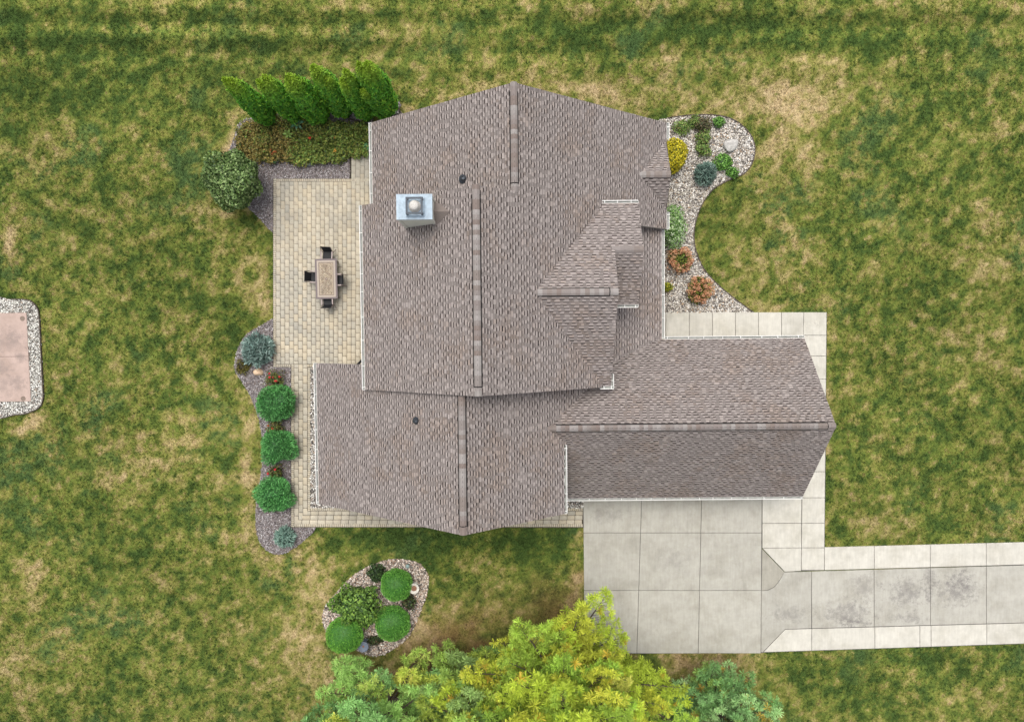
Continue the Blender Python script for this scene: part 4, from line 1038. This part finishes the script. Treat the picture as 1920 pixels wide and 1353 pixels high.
for i, (px_, py_, r_, asp, lab) in enumerate([
    (1279, 239, 17, .9, 'green perennial clump nearest the gutter at the top of the front bed'),
    (1303, 229, 12, .9, 'green clump between the two upper perennials of the front bed'),
    (1318, 234, 15, .9, 'brown flecked perennial clump at the middle of the upper row in the front bed'),
    (1319, 257, 14, .9, 'dark green perennial clump under the brown flecked one'),
    (1319, 280, 17, .8, 'olive rust tinted perennial clump directly above the round blue spruce')]):
    shrub('perennial_clump', lab, 'perennial', px_, py_, r_, .55, 700, .085, PE if i != 2 else [(.15, .125, .07), (.12, .15, .05), (.18, .13, .08), (.06, .07, .03)], (.34, .26, .24, .16), 240 + i, 'perennial clumps in the front gravel', amt=.22, jit=.9, depth=.4, aspect=asp)
BG = [(.14, .32, .055), (.21, .43, .085), (.095, .22, .04), (.055, .13, .03)]
shrub('perennial_clump', 'small leafy green clump at the top edge of the front bed', 'perennial', 1347, 229, 12, .5, 420, .09, BG, (.35, .25, .25, .15), 246, 'perennial clumps in the front gravel', amt=.2, jit=.9, depth=.4, aspect=.85)
shrub('perennial_clump', 'bright green clump in the gravel below the white boulder', 'perennial', 1358, 304, 17, .5, 700, .10, BG, (.35, .25, .25, .15), 247, 'perennial clumps in the front gravel', amt=.28, jit=.9, depth=.4, aspect=.85)
shrub('perennial_clump', 'small bright green clump spilling over the curved bed edging', 'perennial', 1373, 323, 11, .45, 380, .10, BG, (.35, .25, .25, .15), 248, 'perennial clumps in the front gravel', amt=.2, jit=.9, depth=.4, aspect=.9)

# panicle hydrangeas: leafy mound plus separate flower heads
def hydrangea(label, px, py, rpx, seed, hole):
    h = .95; x, y = on_z(px, py, h * .5); r = rpx * (CAM_H - h * .5) / F_PX
    root = empty('hydrangea', label, 'hydrangea', (x, y, 0), 0, 'flowering hydrangeas in the front bed')
    V, F, T = foliage((r * .86, r * .86), h * .85, 900, .13, [(.15, .20, .035), (.24, .28, .04), (.09, .13, .025), (.05, .06, .02)], (.35, .25, .25, .15), seed, amt=.15, depth=.45, jit=.9, corecol=(.06, .05, .025))
    link('foliage', npmesh('foliage', V, F, T), M['leaf'], root)
    rng = np.random.default_rng(seed + 1); parts = []
    for k in range(95):
        u = math.sqrt(rng.uniform(hole ** 2, 1)); a = k * 2.39996 + rng.normal(0, .15)
        c = np.array([u * r * math.cos(a), u * r * math.sin(a), h * (.98 - .55 * u ** 2.2) + rng.normal(0, .03)])
        s = rng.uniform(.065, .125); n = 26
        D = sph(rng, n, -.6); P = c + D * np.array([s, s, s * 1.2])
        col = np.array([(.60, .29, .16), (.52, .23, .13), (.66, .38, .22), (.58, .36, .20)])[rng.integers(0, 4)]
        parts.append(copies(LEAF, LEAFF, P, frames(D + rng.normal(0, .35, D.shape), rng), rng.uniform(.05, .085, n), col[None] * (1 + rng.normal(0, .14, n))[:, None]))
    V, F, T = join(parts)
    link('flower_heads', npmesh('flower_heads', V, F, T.clip(.02, .8)), M['leaf'], root, 'stuff')
    return root
hydrangea('ring shaped coral hydrangea with an open leafy middle next to the pale variegated shrub', 1275, 487, 25, 301, .48)
hydrangea('full coral hydrangea mound standing alone in the lower gravel', 1313, 543, 25, 303, .05)

def rose(label, px, py, rpx, h, seed, nfl, fc=(.60, .03, .04)):
    root = shrub('rose_bush', label, 'rose', px, py, rpx, h, 620, .085, [(.12, .155, .04), (.17, .21, .05), (.19, .10, .05), (.05, .07, .025)], (.36, .24, .2, .2), seed, 'red roses', amt=.3, jit=.9, depth=.45)
    rng = np.random.default_rng(seed + 3); r = rpx * .027; parts = []
    for k in range(nfl):
        c = np.array([rng.uniform(-.7, .7) * r, rng.uniform(-.6, .8) * r, h * rng.uniform(.85, 1.02)]); D = sph(rng, 22, -.2)
        parts.append(copies(LEAF, LEAFF, c + D * .05, frames(D + rng.normal(0, .3, D.shape), rng), rng.uniform(.05, .08, 22), np.array(fc)[None] * (1 + rng.normal(0, .2, 22))[:, None]))
    V, F, T = join(parts); link('bloom', npmesh('bloom', V, F, T.clip(.005, .8)), M['leaf'], root)
rose('red rose bush right beside the tan rock', 515, 711, 18, .6, 321, 6)
rose('dull green rose between the upper and the middle round shrub', 517, 800, 16, .95, 322, 2, (.45, .08, .03))
rose('rose with a single red bloom between the middle and the lowest round shrub', 517, 886, 15, .9, 323, 2)

# the little tree at the patio corner
def small_tree(px, py):
    h = 3.0; x, y = on_z(px + 14, py + 12, .0); xc, yc = on_z(px, py, 1.75); r = 53 * (CAM_H - 1.75) / F_PX
    root = empty('round_tree', 'round leafy grey green small tree at the upper left corner of the patio', 'tree', (x, y, 0))
    V, F, T = foliage((r, r * .98), 2.4, 9500, .14, [(.18, .28, .09), (.115, .195, .055), (.31, .41, .17), (.05, .09, .03)], (.33, .3, .2, .17), 401, amt=.14, depth=.38, jit=.75, zmin=-.8)
    V = V + np.array([xc - x, yc - y, .55]); link('crown', npmesh('crown', V, F, T), M['leaf'], root)
    t = MB(); t.tube([(0, 0, -.1), (.02, 0, .5), ((xc - x) * .6, (yc - y) * .6, 1.2)], .07, 8, .05)
    for k in range(6):
        a = k * 1.05; t.tube([((xc - x) * .4, (yc - y) * .4, .9), (xc - x + .6 * math.cos(a), yc - y + .6 * math.sin(a), 1.9)], .035, 5, .012)
    t.build('trunk', M['bark'], root)
small_tree(436, 340)

# arborvitae hedge
def arborvitae(label, px, py, h, r, seed, leaders):
    """(px,py) = where the trunk meets the ground; leaders = [(dx,dy,height,radius)]"""
    x, y = on_z(px, py, 0); root = empty('arborvitae', label, 'evergreen', (x, y, 0), 0, 'arborvitae hedge above the flower bed')
    rng = np.random.default_rng(seed); parts = []; core = []
    for (dx, dy, hh, rr) in leaders:
        n = int(5200 * (hh / 5.5) * (rr / .75))
        t = rng.random(n) ** .85; a = rng.uniform(0, 6.2832, n)
        prof = lambda t: np.minimum(1, .62 + t * 2.2) * np.clip(1 - t ** 2.1, 0, 1) ** .62 + .02
        lump = 1 + .09 * np.sin(a * 3 + t * 9 + seed) + .06 * np.sin(a * 7 - t * 14 + seed * 2)
        rad = rr * prof(t) * lump * (1 - .16 * rng.random(n) ** 2)
        cx, cy = dx * t ** 1.0, dy * t
        P = np.stack([cx + rad * np.cos(a), cy + rad * np.sin(a), .12 + t * (hh - .12)], -1)
        N = np.stack([np.cos(a), np.sin(a), .12 + t * .5], -1) + rng.normal(0, .45, (n, 3))
        # sprays stand upright: blade long axis mostly up
        up = np.stack([np.cos(a) * .5, np.sin(a) * .5, np.ones(n)], -1) + rng.normal(0, .3, (n, 3))
        N /= np.linalg.norm(N, axis=1, keepdims=True); X = np.cross(up, N); X /= np.linalg.norm(X, axis=1, keepdims=True); Z = np.cross(N, X)
        R = np.stack([X, N, Z], 2)
        pal = np.array([(.09, .30, .028), (.15, .40, .035), (.06, .20, .022), (.24, .46, .04)])
        T = pal[rng.choice(4, n, p=(.38, .28, .2, .14))] * (1 + rng.normal(0, .14, n))[:, None]
        tip = np.clip((t - .72) * 3.0, 0, .75)[:, None]; T = T * (1 - tip) + np.array([.30, .42, .03]) * tip
        parts.append(copies(BLADE * np.array([1.5, 1, 1]), BLADEF, P, R, .16 * rng.uniform(.7, 1.3, n), T))
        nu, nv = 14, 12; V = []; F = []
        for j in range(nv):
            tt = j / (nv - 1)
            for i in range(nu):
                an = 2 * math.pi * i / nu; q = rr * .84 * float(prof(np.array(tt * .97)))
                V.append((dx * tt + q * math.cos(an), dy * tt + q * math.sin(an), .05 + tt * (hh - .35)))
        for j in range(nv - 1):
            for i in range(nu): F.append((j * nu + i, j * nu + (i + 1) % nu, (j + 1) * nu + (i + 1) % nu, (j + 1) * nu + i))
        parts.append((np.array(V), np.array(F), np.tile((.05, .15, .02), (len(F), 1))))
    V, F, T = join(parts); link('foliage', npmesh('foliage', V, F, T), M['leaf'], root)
    MB().tube([(0, 0, -.1), (0, 0, 1.2), (0, 0, h * .6)], .07, 6, .03).build('trunk', M['bark'], root)
ORD = [((508, 224), 'leftmost of the six tall arborvitae, with two pointed tips'), ((558, 219), 'second arborvitae from the left in the hedge'), ((602, 216), 'third arborvitae from the left, a single broad pointed cone'),
       ((648, 207), 'fourth arborvitae from the left, reaching higher than its left neighbours'), ((690, 216), 'narrow arborvitae just left of the widest one'), ((723, 206), 'widest arborvitae at the house end of the hedge')]
LD = [[(0, .1, 5.4, .60), (-.30, .18, 5.3, .44)], [(.12, .12, 5.3, .58), (-.24, .05, 5.0, .48)], [(.0, .0, 5.4, .74), (-.3, -.1, 4.6, .42)],
      [(-.08, .1, 5.7, .64), (.2, -.05, 4.9, .54)], [(.12, .25, 5.5, .48), (-.15, .0, 5.0, .50)], [(.25, .12, 5.9, .76), (-.15, .2, 5.7, .58), (-.30, -.5, 4.3, .40)]]
for i, ((p_, lab), ld) in enumerate(zip(ORD, LD)): arborvitae(lab, p_[0], p_[1], 5.4, .75, 500 + i * 7, ld)

# flower bed: one dense mass of leafy stems
def flower_bed():
    rng = np.random.default_rng(61)
    poly = smooth_poly(gpoly([(452, 232), (445, 252), (447, 285), (468, 298), (500, 304), (530, 300), (560, 308), (600, 304), (640, 303), (655, 292), (692, 290), (694, 238), (655, 232), (610, 226), (560, 222), (500, 222)], .35), 3)
    q = sample_in([poly], 150, rng); n = len(q)
    top = .15 + .75 * fbm(q[:, 0], q[:, 1], .8, 71, 3) + rng.normal(0, .11, n)
    pal = [np.array(c) for c in ((.15, .195, .045), (.27, .30, .065), (.24, .135, .06), (.05, .08, .022), (.19, .31, .065), (.38, .22, .065))]
    f = fbm(q[:, 0], q[:, 1], 1.5, 73, 4); east = (q[:, 0] - q[:, 0].min()) / (q[:, 0].max() - q[:, 0].min())
    parts = []
    K = 9
    for k in range(K):
        P = np.stack([q[:, 0] + rng.normal(0, .075, n), q[:, 1] + rng.normal(0, .075, n), np.maximum(.06, top * (1 - k / K * .75))], -1)
        N = np.stack([rng.normal(0, .85, n), rng.normal(0, .85, n), np.ones(n)], -1)
        u = f + rng.normal(0, .10, n) - east * .22 + .03
        w_ = np.clip((u - .52) * 4.0, 0, .6)[:, None]
        green = np.where((rng.random(n) < .30)[:, None], pal[1], np.where((rng.random(n) < .4)[:, None], pal[4], pal[0])); rust = np.where((rng.random(n) < .3)[:, None], pal[5], pal[2])
        T = green * (1 - w_) + rust * w_
        T = np.where((rng.random(n) < .12)[:, None], pal[3], T) * (1 + rng.normal(0, .18, n))[:, None]
        parts.append(copies(LEAF, LEAFF, P, frames(N, rng), rng.uniform(.08, .15, n), T.clip(.01, .6)))
    V, F, T = join(parts)
    tag(link('flower_bed_plants', npmesh('flower_bed_plants', V, F, T), M['leaf']), 'tangled bed of green and rust coloured perennials below the evergreen hedge', 'flower bed', kind='stuff')
flower_bed()
def star_plant(name, label, px, py, r, n, col, seed, w=.3, cat='plant', h=.75):
    """rosette of long arching leaves"""
    x, y = on_z(px, py, h); root = empty(name, label, cat, (x, y, 0)); rng = random.Random(seed)
    mb = MB()
    for k in range(n):
        a = k * 2 * math.pi / n + rng.gauss(0, .2); l = r * rng.uniform(.7, 1.1); ca, sa = math.cos(a), math.sin(a); m = 6; b = len(mb.v)
        for i in range(m):
            t = i / (m - 1); wd = l * w * math.sin(math.pi * min(.97, .12 + t * .88)) * .5 * (1 + .25 * (i % 2)); z = h * (.75 + .3 * math.sin(t * 2.2)) - t * t * .12
            for sgn in (-1, 1): mb.v.append((ca * l * t - sa * wd * sgn, sa * l * t + ca * wd * sgn, z + .01 * k / n))
        mb.f += [(b + 2 * i, b + 2 * i + 1, b + 2 * i + 3, b + 2 * i + 2) for i in range(m - 1)]
    me = npmesh('leaf', np.array(mb.v), np.array(mb.f), np.array([np.array(col) * rng.uniform(.75, 1.25) for _ in mb.f]))
    link('foliage', me, M['leaf'], root)
    MB().tube([(0, 0, 0), (0, 0, h * .8)], .015, 5).build('stem', M['bark'], root)
star_plant('thistle', 'blue green plant with long lobed leaves rising out of the flower bed', 557, 231, .42, 7, (.10, .23, .13), 1)
star_plant('thistle', 'paler blue green lobed plant at the hedge end of the flower bed', 502, 226, .34, 6, (.13, .22, .17), 2)
star_plant('thistle', 'yellow green lobed plant in the middle of the flower bed', 540, 251, .32, 6, (.19, .30, .07), 3)
star_plant('hosta', 'small broad leaved green plant at the patio end of the flower bed', 686, 276, .26, 9, (.07, .20, .075), 4, .55, h=.45)
star_plant('hosta', 'dark green leafy plant at the lower edge of the flower bed', 512, 300, .22, 7, (.05, .16, .06), 5, .5, h=.4)
def blooms(label, px, py, col, seed, n=3):
    x, y = on_z(px, py, .7); root = empty('flower', label, 'flower', (x, y, 0), 0, 'flowers in the bed below the hedge'); rng = np.random.default_rng(seed); parts = []
    for k in range(n):
        c = np.array([rng.normal(0, .07), rng.normal(0, .07), .70 + rng.normal(0, .03)]); D = sph(rng, 16, 0)
        parts.append(copies(LEAF, LEAFF, c + D * .04, frames(D, rng), rng.uniform(.05, .08, 16), np.array(col)[None] * (1 + rng.normal(0, .2, 16))[:, None]))
    V, F, T = join(parts); link('bloom', npmesh('bloom', V, F, T.clip(.01, .8)), M['leaf'], root)
    MB().tube([(0, 0, 0), (0, 0, .7)], .008, 5).build('stem', M['bark'], root)
blooms('bright red flower cluster in the middle of the flower bed', 581, 260, (.55, .05, .03), 1, 4)
blooms('rust red flower cluster near the lower left of the flower bed', 512, 284, (.40, .12, .04), 2, 5)
blooms('small orange red bloom right of the bright red cluster', 622, 252, (.5, .13, .05), 3, 2)
blooms('yellow orange bloom near the patio end of the flower bed', 629, 284, (.55, .30, .05), 4, 3)

# ---- white pines at the lower edge
def needle_tuft(n, seed):
    """a hemispherical burst of needles, axis +z"""
    rng = np.random.default_rng(seed); D = sph(rng, n, -.12); V, F = [], []
    for d in D:
        a = np.cross(d, rng.normal(size=3)); a /= np.linalg.norm(a); b = len(V); l = rng.uniform(.8, 1.08)
        V += [tuple(d * .12 + a * .035), tuple(d * .12 - a * .035), tuple(d * l - a * .042), tuple(d * l + a * .042)]
        F.append((b, b + 1, b + 2, b + 3))
    return np.array(V), np.array(F)
TUFTS = [needle_tuft(40, 900 + i) for i in range(5)]
def pine(label, px, py, h, R, seed, pal, wts, nb=70, z0=1.2, tuft=.19, hue=None, rmin=.30, odd=None):
    """px,py = foot of the trunk on the ground"""
    x, y = on_z(px, py, 0); root = empty('pine_tree', label, 'tree', (x, y, 0), 0, 'white pines along the driveway')
    rng = np.random.default_rng(seed); br = MB(); pts, dirs, cl = [], [], []
    pal = np.array(pal)
    for i in range(nb):
        t = ((i + rng.uniform(0, 1)) / nb) ** .9
        zb = z0 + (h - z0) * t; az = i * 2.39996 + rng.normal(0, .35)
        L = R * (1 - t) ** .62 * (.72 + .5 * rng.random()) * min(1, .75 + t * 1.6) + .25
        rise = .25 + .55 * t + rng.normal(0, .10)
        c0 = np.array([0, 0, zb]); d0 = np.array([math.cos(az), math.sin(az), 0])
        tone = pal[rng.choice(len(pal), p=wts)] * rng.uniform(.85, 1.15)
        P = lambda s: c0 + d0 * L * s + np.array([0, 0, L * (rise * s - .10 * math.sin(s * 3.0) + .22 * s * s)])
        br.tube([tuple(P(s)) for s in (0, .35, .7, .97)], max(.012, .016 * L), 5, .007)
        m = max(4, int(L * 5.5)); side = np.array([-d0[1], d0[0], 0])
        for j in range(m):
            s = rmin + (1 - rmin) * (j + rng.uniform(.2, 1)) / m
            sl = (1.02 - s) * L * .55 * rng.uniform(.4, 1) + .1; sgn = 1 if j % 2 else -1
            tip = P(s) + (side * sgn * .8 + d0 * .6) * sl + np.array([0, 0, sl * rng.uniform(.25, .65)])
            if j % 2 == 0: br.tube([tuple(P(s)), tuple(tip)], .012, 4, .005)
            sub = 2 + int(sl * 4.5)
            for q in range(sub):
                u = 1 - q / max(1, sub) * .85
                c = P(s) + (tip - P(s)) * u + rng.normal(0, .06, 3) * (1 + .6 * (q > 0))
                pts.append(c); dd = (tip - P(s)) / (np.linalg.norm(tip - P(s)) + 1e-6) + np.array([0, 0, .9]) + rng.normal(0, .25, 3); dirs.append(dd)
                cl.append((np.array(odd[0]) if odd is not None and rng.random() < odd[1] else tone) * rng.uniform(.72, 1.28))
        for q in range(3):
            pts.append(P(1) + rng.normal(0, .07, 3)); dirs.append(d0 + np.array([0, 0, 1.0])); cl.append(tone * rng.uniform(.95, 1.3))
    pts, dirs, cl = np.array(pts), np.array(dirs), np.array(cl)
    if hue is not None:
        k = np.clip(hue(pts), 0, 1)[:, None]; cl = cl * (1 - k[:, :1]) + np.array(pal[-1]) * k * np.random.default_rng(1).uniform(.8, 1.2, (len(cl), 1))
    # keep one burst per cell so they read as separate clumps
    key = np.floor(pts / (tuft * 1.42)).astype(int); _, first = np.unique(key, axis=0, return_index=True)
    pts, dirs, cl = pts[first], dirs[first], cl[first]
    which = rng.integers(0, 5, len(pts)); parts = []
    Rm = frames(dirs, rng); sc = tuft * rng.uniform(.75, 1.25, len(pts))
    for w_ in range(5):
        k = which == w_; parts.append(copies(*TUFTS[w_], pts[k], Rm[k], sc[k], cl[k].clip(.01, .7)))
    V, F, T = join(parts); T = T * rng.choice([.78, .92, 1.0, 1.1, 1.2], len(T))[:, None]; link('crown', npmesh('crown', V, F, T.clip(.01, .75)), M['needle'], root)
    br.tube([(0, 0, -.2), (.03, .02, h * .3), (0, .04, h * .65), (0, 0, h * .97)], .16, 8, .03)
    br.build('trunk', M['bark'], root)
    return len(pts)
YEL = [(.43, .55, .055), (.35, .51, .07), (.53, .58, .065), (.29, .46, .06), (.60, .62, .12)]
GRN = [(.33, .56, .14), (.25, .47, .15), (.43, .62, .12), (.52, .64, .10), (.18, .36, .12)]
BLU = [(.24, .45, .16), (.19, .37, .12), (.34, .56, .22), (.31, .47, .11), (.14, .27, .09)]
DGR = [(.30, .45, .09), (.22, .38, .09), (.38, .49, .08), (.28, .42, .13), (.16, .28, .06)]
NP = [pine('big yellow green pine overlapping the lower corner of the driveway', 1046, 1246, 10.5, 5.6, 701, YEL, (.32, .25, .2, .13, .10), 200, .9, .235, odd=((.62, .46, .06), .03)),
      pine('bright green pine at the lower edge of the picture nearest the island bed', 735, 1288, 10, 4.2, 702, GRN, (.3, .25, .2, .12, .13), 115, .9, .24, rmin=.5),
      pine('blue green pine at the lower edge right of the yellow one', 1318, 1284, 8.2, 2.6, 703, BLU, (.3, .22, .24, .14, .10), 130, .7, .215, odd=((.46, .34, .06), .06)),
      pine('darker green pine half hidden between the bright green and the yellow one', 880, 1256, 8, 2.9, 704, DGR, (.3, .25, .2, .15, .1), 90, .8, .24)]

# ================================================================== STONES, BIRDBATHS, FURNITURE
import bmesh
def rock(name, label, px, py, dims, mat, seed, rz=0, cuts=7, z=0.02):
    bm = bmesh.new(); bmesh.ops.create_icosphere(bm, subdivisions=3, radius=1)
    rr = random.Random(seed)
    pl = [(Vector((rr.gauss(0, 1), rr.gauss(0, 1), rr.uniform(-.2, 1))).normalized(), rr.uniform(.55, .9)) for _ in range(cuts)]
    for v in bm.verts:
        for n, d in pl:
            k = v.co.dot(n) - d
            if k > 0: v.co -= n * k * .92
        v.co += v.co * .03 * math.sin(v.co.x * 7 + seed) * math.cos(v.co.y * 6)
        v.co.x *= dims[0] / 2; v.co.y *= dims[1] / 2; v.co.z = v.co.z * dims[2] * .75 + dims[2] * .3
    me = bpy.data.meshes.new(name); bm.to_mesh(me); bm.free(); me.polygons.foreach_set('use_smooth', [True] * len(me.polygons))
    x, y = on_z(px, py, dims[2] * .5); o = link(name, me, M[mat]); o.location = (x, y, z); o.rotation_euler = (0, 0, rz)
    return tag(o, label, 'rock')
rock('boulder', 'large whitish boulder with a ridge across it in the front gravel', 1370, 271, (.86, .72, .5), 'rock', 21, .55, 4)
rock('stone', 'small white stone beside the whitish boulder', 1350, 281, (.24, .2, .15), 'rock', 5)
rock('stone', 'tan stone between the blue spruce and the red rose', 484, 698, (.56, .46, .3), 'tanrock', 6, -.2)
rock('stone', 'blue grey slate stone lying in the mulch under the flower bed', 578, 308, (.52, .26, .24), 'darkrock', 8, .1)
rock('stone', 'grey green flat stone beside the small blue spruce', 521, 997, (.42, .24, .18), 'cement', 9, .6)
rock('stone', 'pale stone half under the large silvery spruce', 455, 661, (.24, .34, .18), 'cement', 12, .2)

def birdbath(label, px, py, mats, seed):
    h = .72; x, y = on_z(px, py, h); root = empty('birdbath', label, 'birdbath', (x, y, 0))
    MB().lathe([(.17, 0), (.17, .06), (.12, .10), (.085, .2), (.07, .4), (.085, .54), (.13, .60)], 18).build('pedestal', M[mats[0]], root, smooth=True)
    b = MB().lathe([(.10, .58), (.22, .63), (.285, .72), (.285, .74), (.245, .745), (.22, .715), (.15, .675), (.02, .665)], 28).build('bowl', M[mats[0]], root, smooth=True)
    MB().lathe([(mats[2], .0), (mats[2], .004), (.01, .006)], 22, (0, 0, mats[3])).build('water_stain', M[mats[1]], b)
birdbath('white cement birdbath with a brown stained bowl at the right of the island bed', 776, 1103, ('cement', 'rust', .15, .683), 1)
birdbath('blue grey birdbath with a rusty centre at the bottom of the island bed', 681, 1212, ('bluegrey', 'rust', .055, .674), 2)
lx, ly = on_z(765, 1059, .3); lt_ = empty('garden_light', 'small grey green stake light at the top of the island bed', 'garden light', (lx, ly, 0))
MB().lathe([(.012, 0), (.012, .42)], 8).build('stake', M['sage'], lt_); MB().lathe([(.05, .36), (.06, .46), (.12, .47), (.10, .52), (.02, .54)], 16).build('lamp_head', M['sage'], lt_, smooth=True)

# ---- patio table
tx_, ty_ = on_z(611.7, 522.6, .74)
tb = empty('patio_table', 'rectangular stone tiled patio table with a small diamond in its centre', 'table', (tx_, ty_, .05), .009)
TW, TL, TZ = 1.14, 2.08, .69
def ring(mb, w0, l0, w1, l1, z0, z1):
    for sx in (-1, 1): mb.box((sx * (w0 + w1) / 4, 0, (z0 + z1) / 2), ((w0 - w1) / 2, l0, z1 - z0))
    for sy in (-1, 1): mb.box((0, sy * (l0 + l1) / 4, (z0 + z1) / 2), (w1, (l0 - l1) / 2, z1 - z0))
    return mb
ring(MB(), TW, TL, TW - .18, TL - .18, TZ - .04, TZ).build('table_rim', M['tablerim'], tb)
ring(MB(), TW - .18, TL - .18, TW - .36, TL - .36, TZ - .03, TZ - .002).build('border_tiles', M['tile2'], tb)
ring(MB(), TW - .36, TL - .36, TW - .43, TL - .43, TZ - .03, TZ + .001).build('dark_band', M['tile3'], tb)
# herringbone field of small stone pieces
hb = []; rr = random.Random(8); aw, al = TW - .43, TL - .43; s = .052
c, sn = math.cos(math.pi / 4), math.sin(math.pi / 4)
for i in range(-18, 19):
    for j in range(-18, 19):
        for q in range(2):
            if (i + j) % 2: cx, cy, dx, dy = (i * 2 + .5 + q) * s, (j * 2 + 1) * s, s, 2 * s
            else: cx, cy, dx, dy = (i * 2 + 1) * s, (j * 2 + .5 + q) * s, 2 * s, s
            X, Y = cx * c - cy * sn, cx * sn + cy * c
            if abs(X) < aw / 2 - .045 and abs(Y) < al / 2 - .045: hb.append((X, Y, dx - .006, dy - .006))
Vs, Fs, Ts, off = [], [], [], 0
for X, Y, dx, dy in hb:
    m_ = MB(); m_.box((X, Y, TZ - .008), (dx, dy, .016), math.pi / 4); Vs.append(np.array(m_.v)); Fs.append(np.array(m_.f) + off); off += 8
    Ts.append(np.tile(np.array(rr.choice([(.40, .325, .24), (.34, .275, .21), (.45, .38, .29), (.30, .24, .18), (.39, .325, .255)])) * rr.uniform(.9, 1.1), (6, 1)))
MB().box((0, 0, TZ - .02), (aw, al, .02)).build('tile_bed', M['tile1'], tb)
link('mosaic_tiles', npmesh('mosaic_tiles', np.concatenate(Vs), np.concatenate(Fs), np.concatenate(Ts)), M['paver'], tb, 'stuff')
dm = MB().box((0, 0, TZ), (.13, .13, .012), math.pi / 4).build('diamond_inlay', M['tile3'], tb); MB().box((0, 0, TZ + .004), (.05, .05, .012), math.pi / 4).build('inlay_centre', M['tile2'], dm)
lgm = MB().tube([(0, 0, 0), (0, 0, TZ - .04)], .035, 8).mesh('leg'); lgm.materials.append(M['frame'])
for sx in (-1, 1):
    for sy in (-1, 1):
        o = bpy.data.objects.new('leg', lgm); COL.objects.link(o); o.parent = tb; o.location = (sx * (TW / 2 - .1), sy * (TL / 2 - .1), 0)

# ---- chairs: sling seat and back, flat pale armrests, curved legs; +y faces the table
def sheet(mb, rows, t):
    """rows of (y,z,halfwidth); a thin bent panel"""
    b = len(mb.v); n = len(rows)
    for k, dz in ((0, 0), (1, -t)):
        for (y, z, w_) in rows: mb.v += [(-w_, y, z + dz), (0, y, z + dz - .012), (w_, y, z + dz)]
    for i in range(n - 1):
        for c in range(2):
            a = b + i * 3 + c; mb.f.append((a, a + 1, a + 4, a + 3)); a2 = a + n * 3; mb.f.append((a2, a2 + 3, a2 + 4, a2 + 1))
    return mb
def make_chair(label):
    root = empty('patio_chair', label, 'chair', (0, 0, .05), 0, 'black sling chairs around the patio table')
    sheet(MB(), [(-.24, .405, .23), (-.1, .40, .235), (.1, .41, .235), (.25, .435, .235)], .015).build('seat', M['sling'], root)
    sheet(MB(), [(-.23, .42, .225), (-.30, .60, .235), (-.37, .80, .25), (-.43, .96, .275)], .02).build('backrest', M['sling'], root)
    for s_ in (-1, 1):
        am = MB(); b = len(am.v)
        am.box((s_ * .285, .0, .64), (.055, .46, .022)); am.build('armrest', M['arm'], root)
        MB().tube([(s_ * .285, .22, .63), (s_ * .29, .24, .5), (s_ * .285, .20, .3), (s_ * .29, .26, 0)], .017, 7).build('leg', M['frame'], root)
        MB().tube([(s_ * .27, -.40, .88), (s_ * .275, -.28, .62), (s_ * .28, -.20, .38), (s_ * .30, -.34, .12), (s_ * .31, -.42, 0)], .017, 7).build('leg', M['frame'], root)
        MB().tube([(s_ * .25, -.24, .40), (s_ * .25, .25, .42)], .014, 6).build('side_rail', M['frame'], root)
    return root
def dup(root, label):
    r = root.copy(); COL.objects.link(r); r['label'] = label
    for ch in root.children:
        c = ch.copy(); COL.objects.link(c); c.parent = r
    return r
def put(o, px, py, z, rz):
    x, y = on_z(px, py, z); o.location = (x, y, .05); o.rotation_euler = (0, 0, rz)
ch = make_chair('black sling chair at the head of the table, nearest the hedge'); put(ch, 614.5, 480.5, .42, math.pi - .06)
put(dup(ch, 'black sling chair at the foot of the table, nearest the long south wing'), 615.5, 563, .42, .03)
put(dup(ch, 'black sling chair pushed in on the lawn side of the table'), 592, 519.5, .42, -math.pi / 2 - .04)
put(dup(ch, 'black sling chair pushed in on the house side of the table'), 633.5, 525, .42, math.pi / 2)

# a fallen leaf on the walk beside the garage
fx_, fy_ = on_z(1516, 661, .07)
lf = npmesh('fallen_leaf', np.array([(-.06, 0, 0), (0, -.045, .01), (.075, 0, .004), (0, .045, .012)]) + np.array([fx_, fy_, .068]), np.array([(0, 1, 2, 3)]), np.array([(.55, .36, .10)]))
tag(link('fallen_leaf', lf, M['leaf']), 'fallen yellow leaf on the pale walk beside the garage roof', 'leaf')
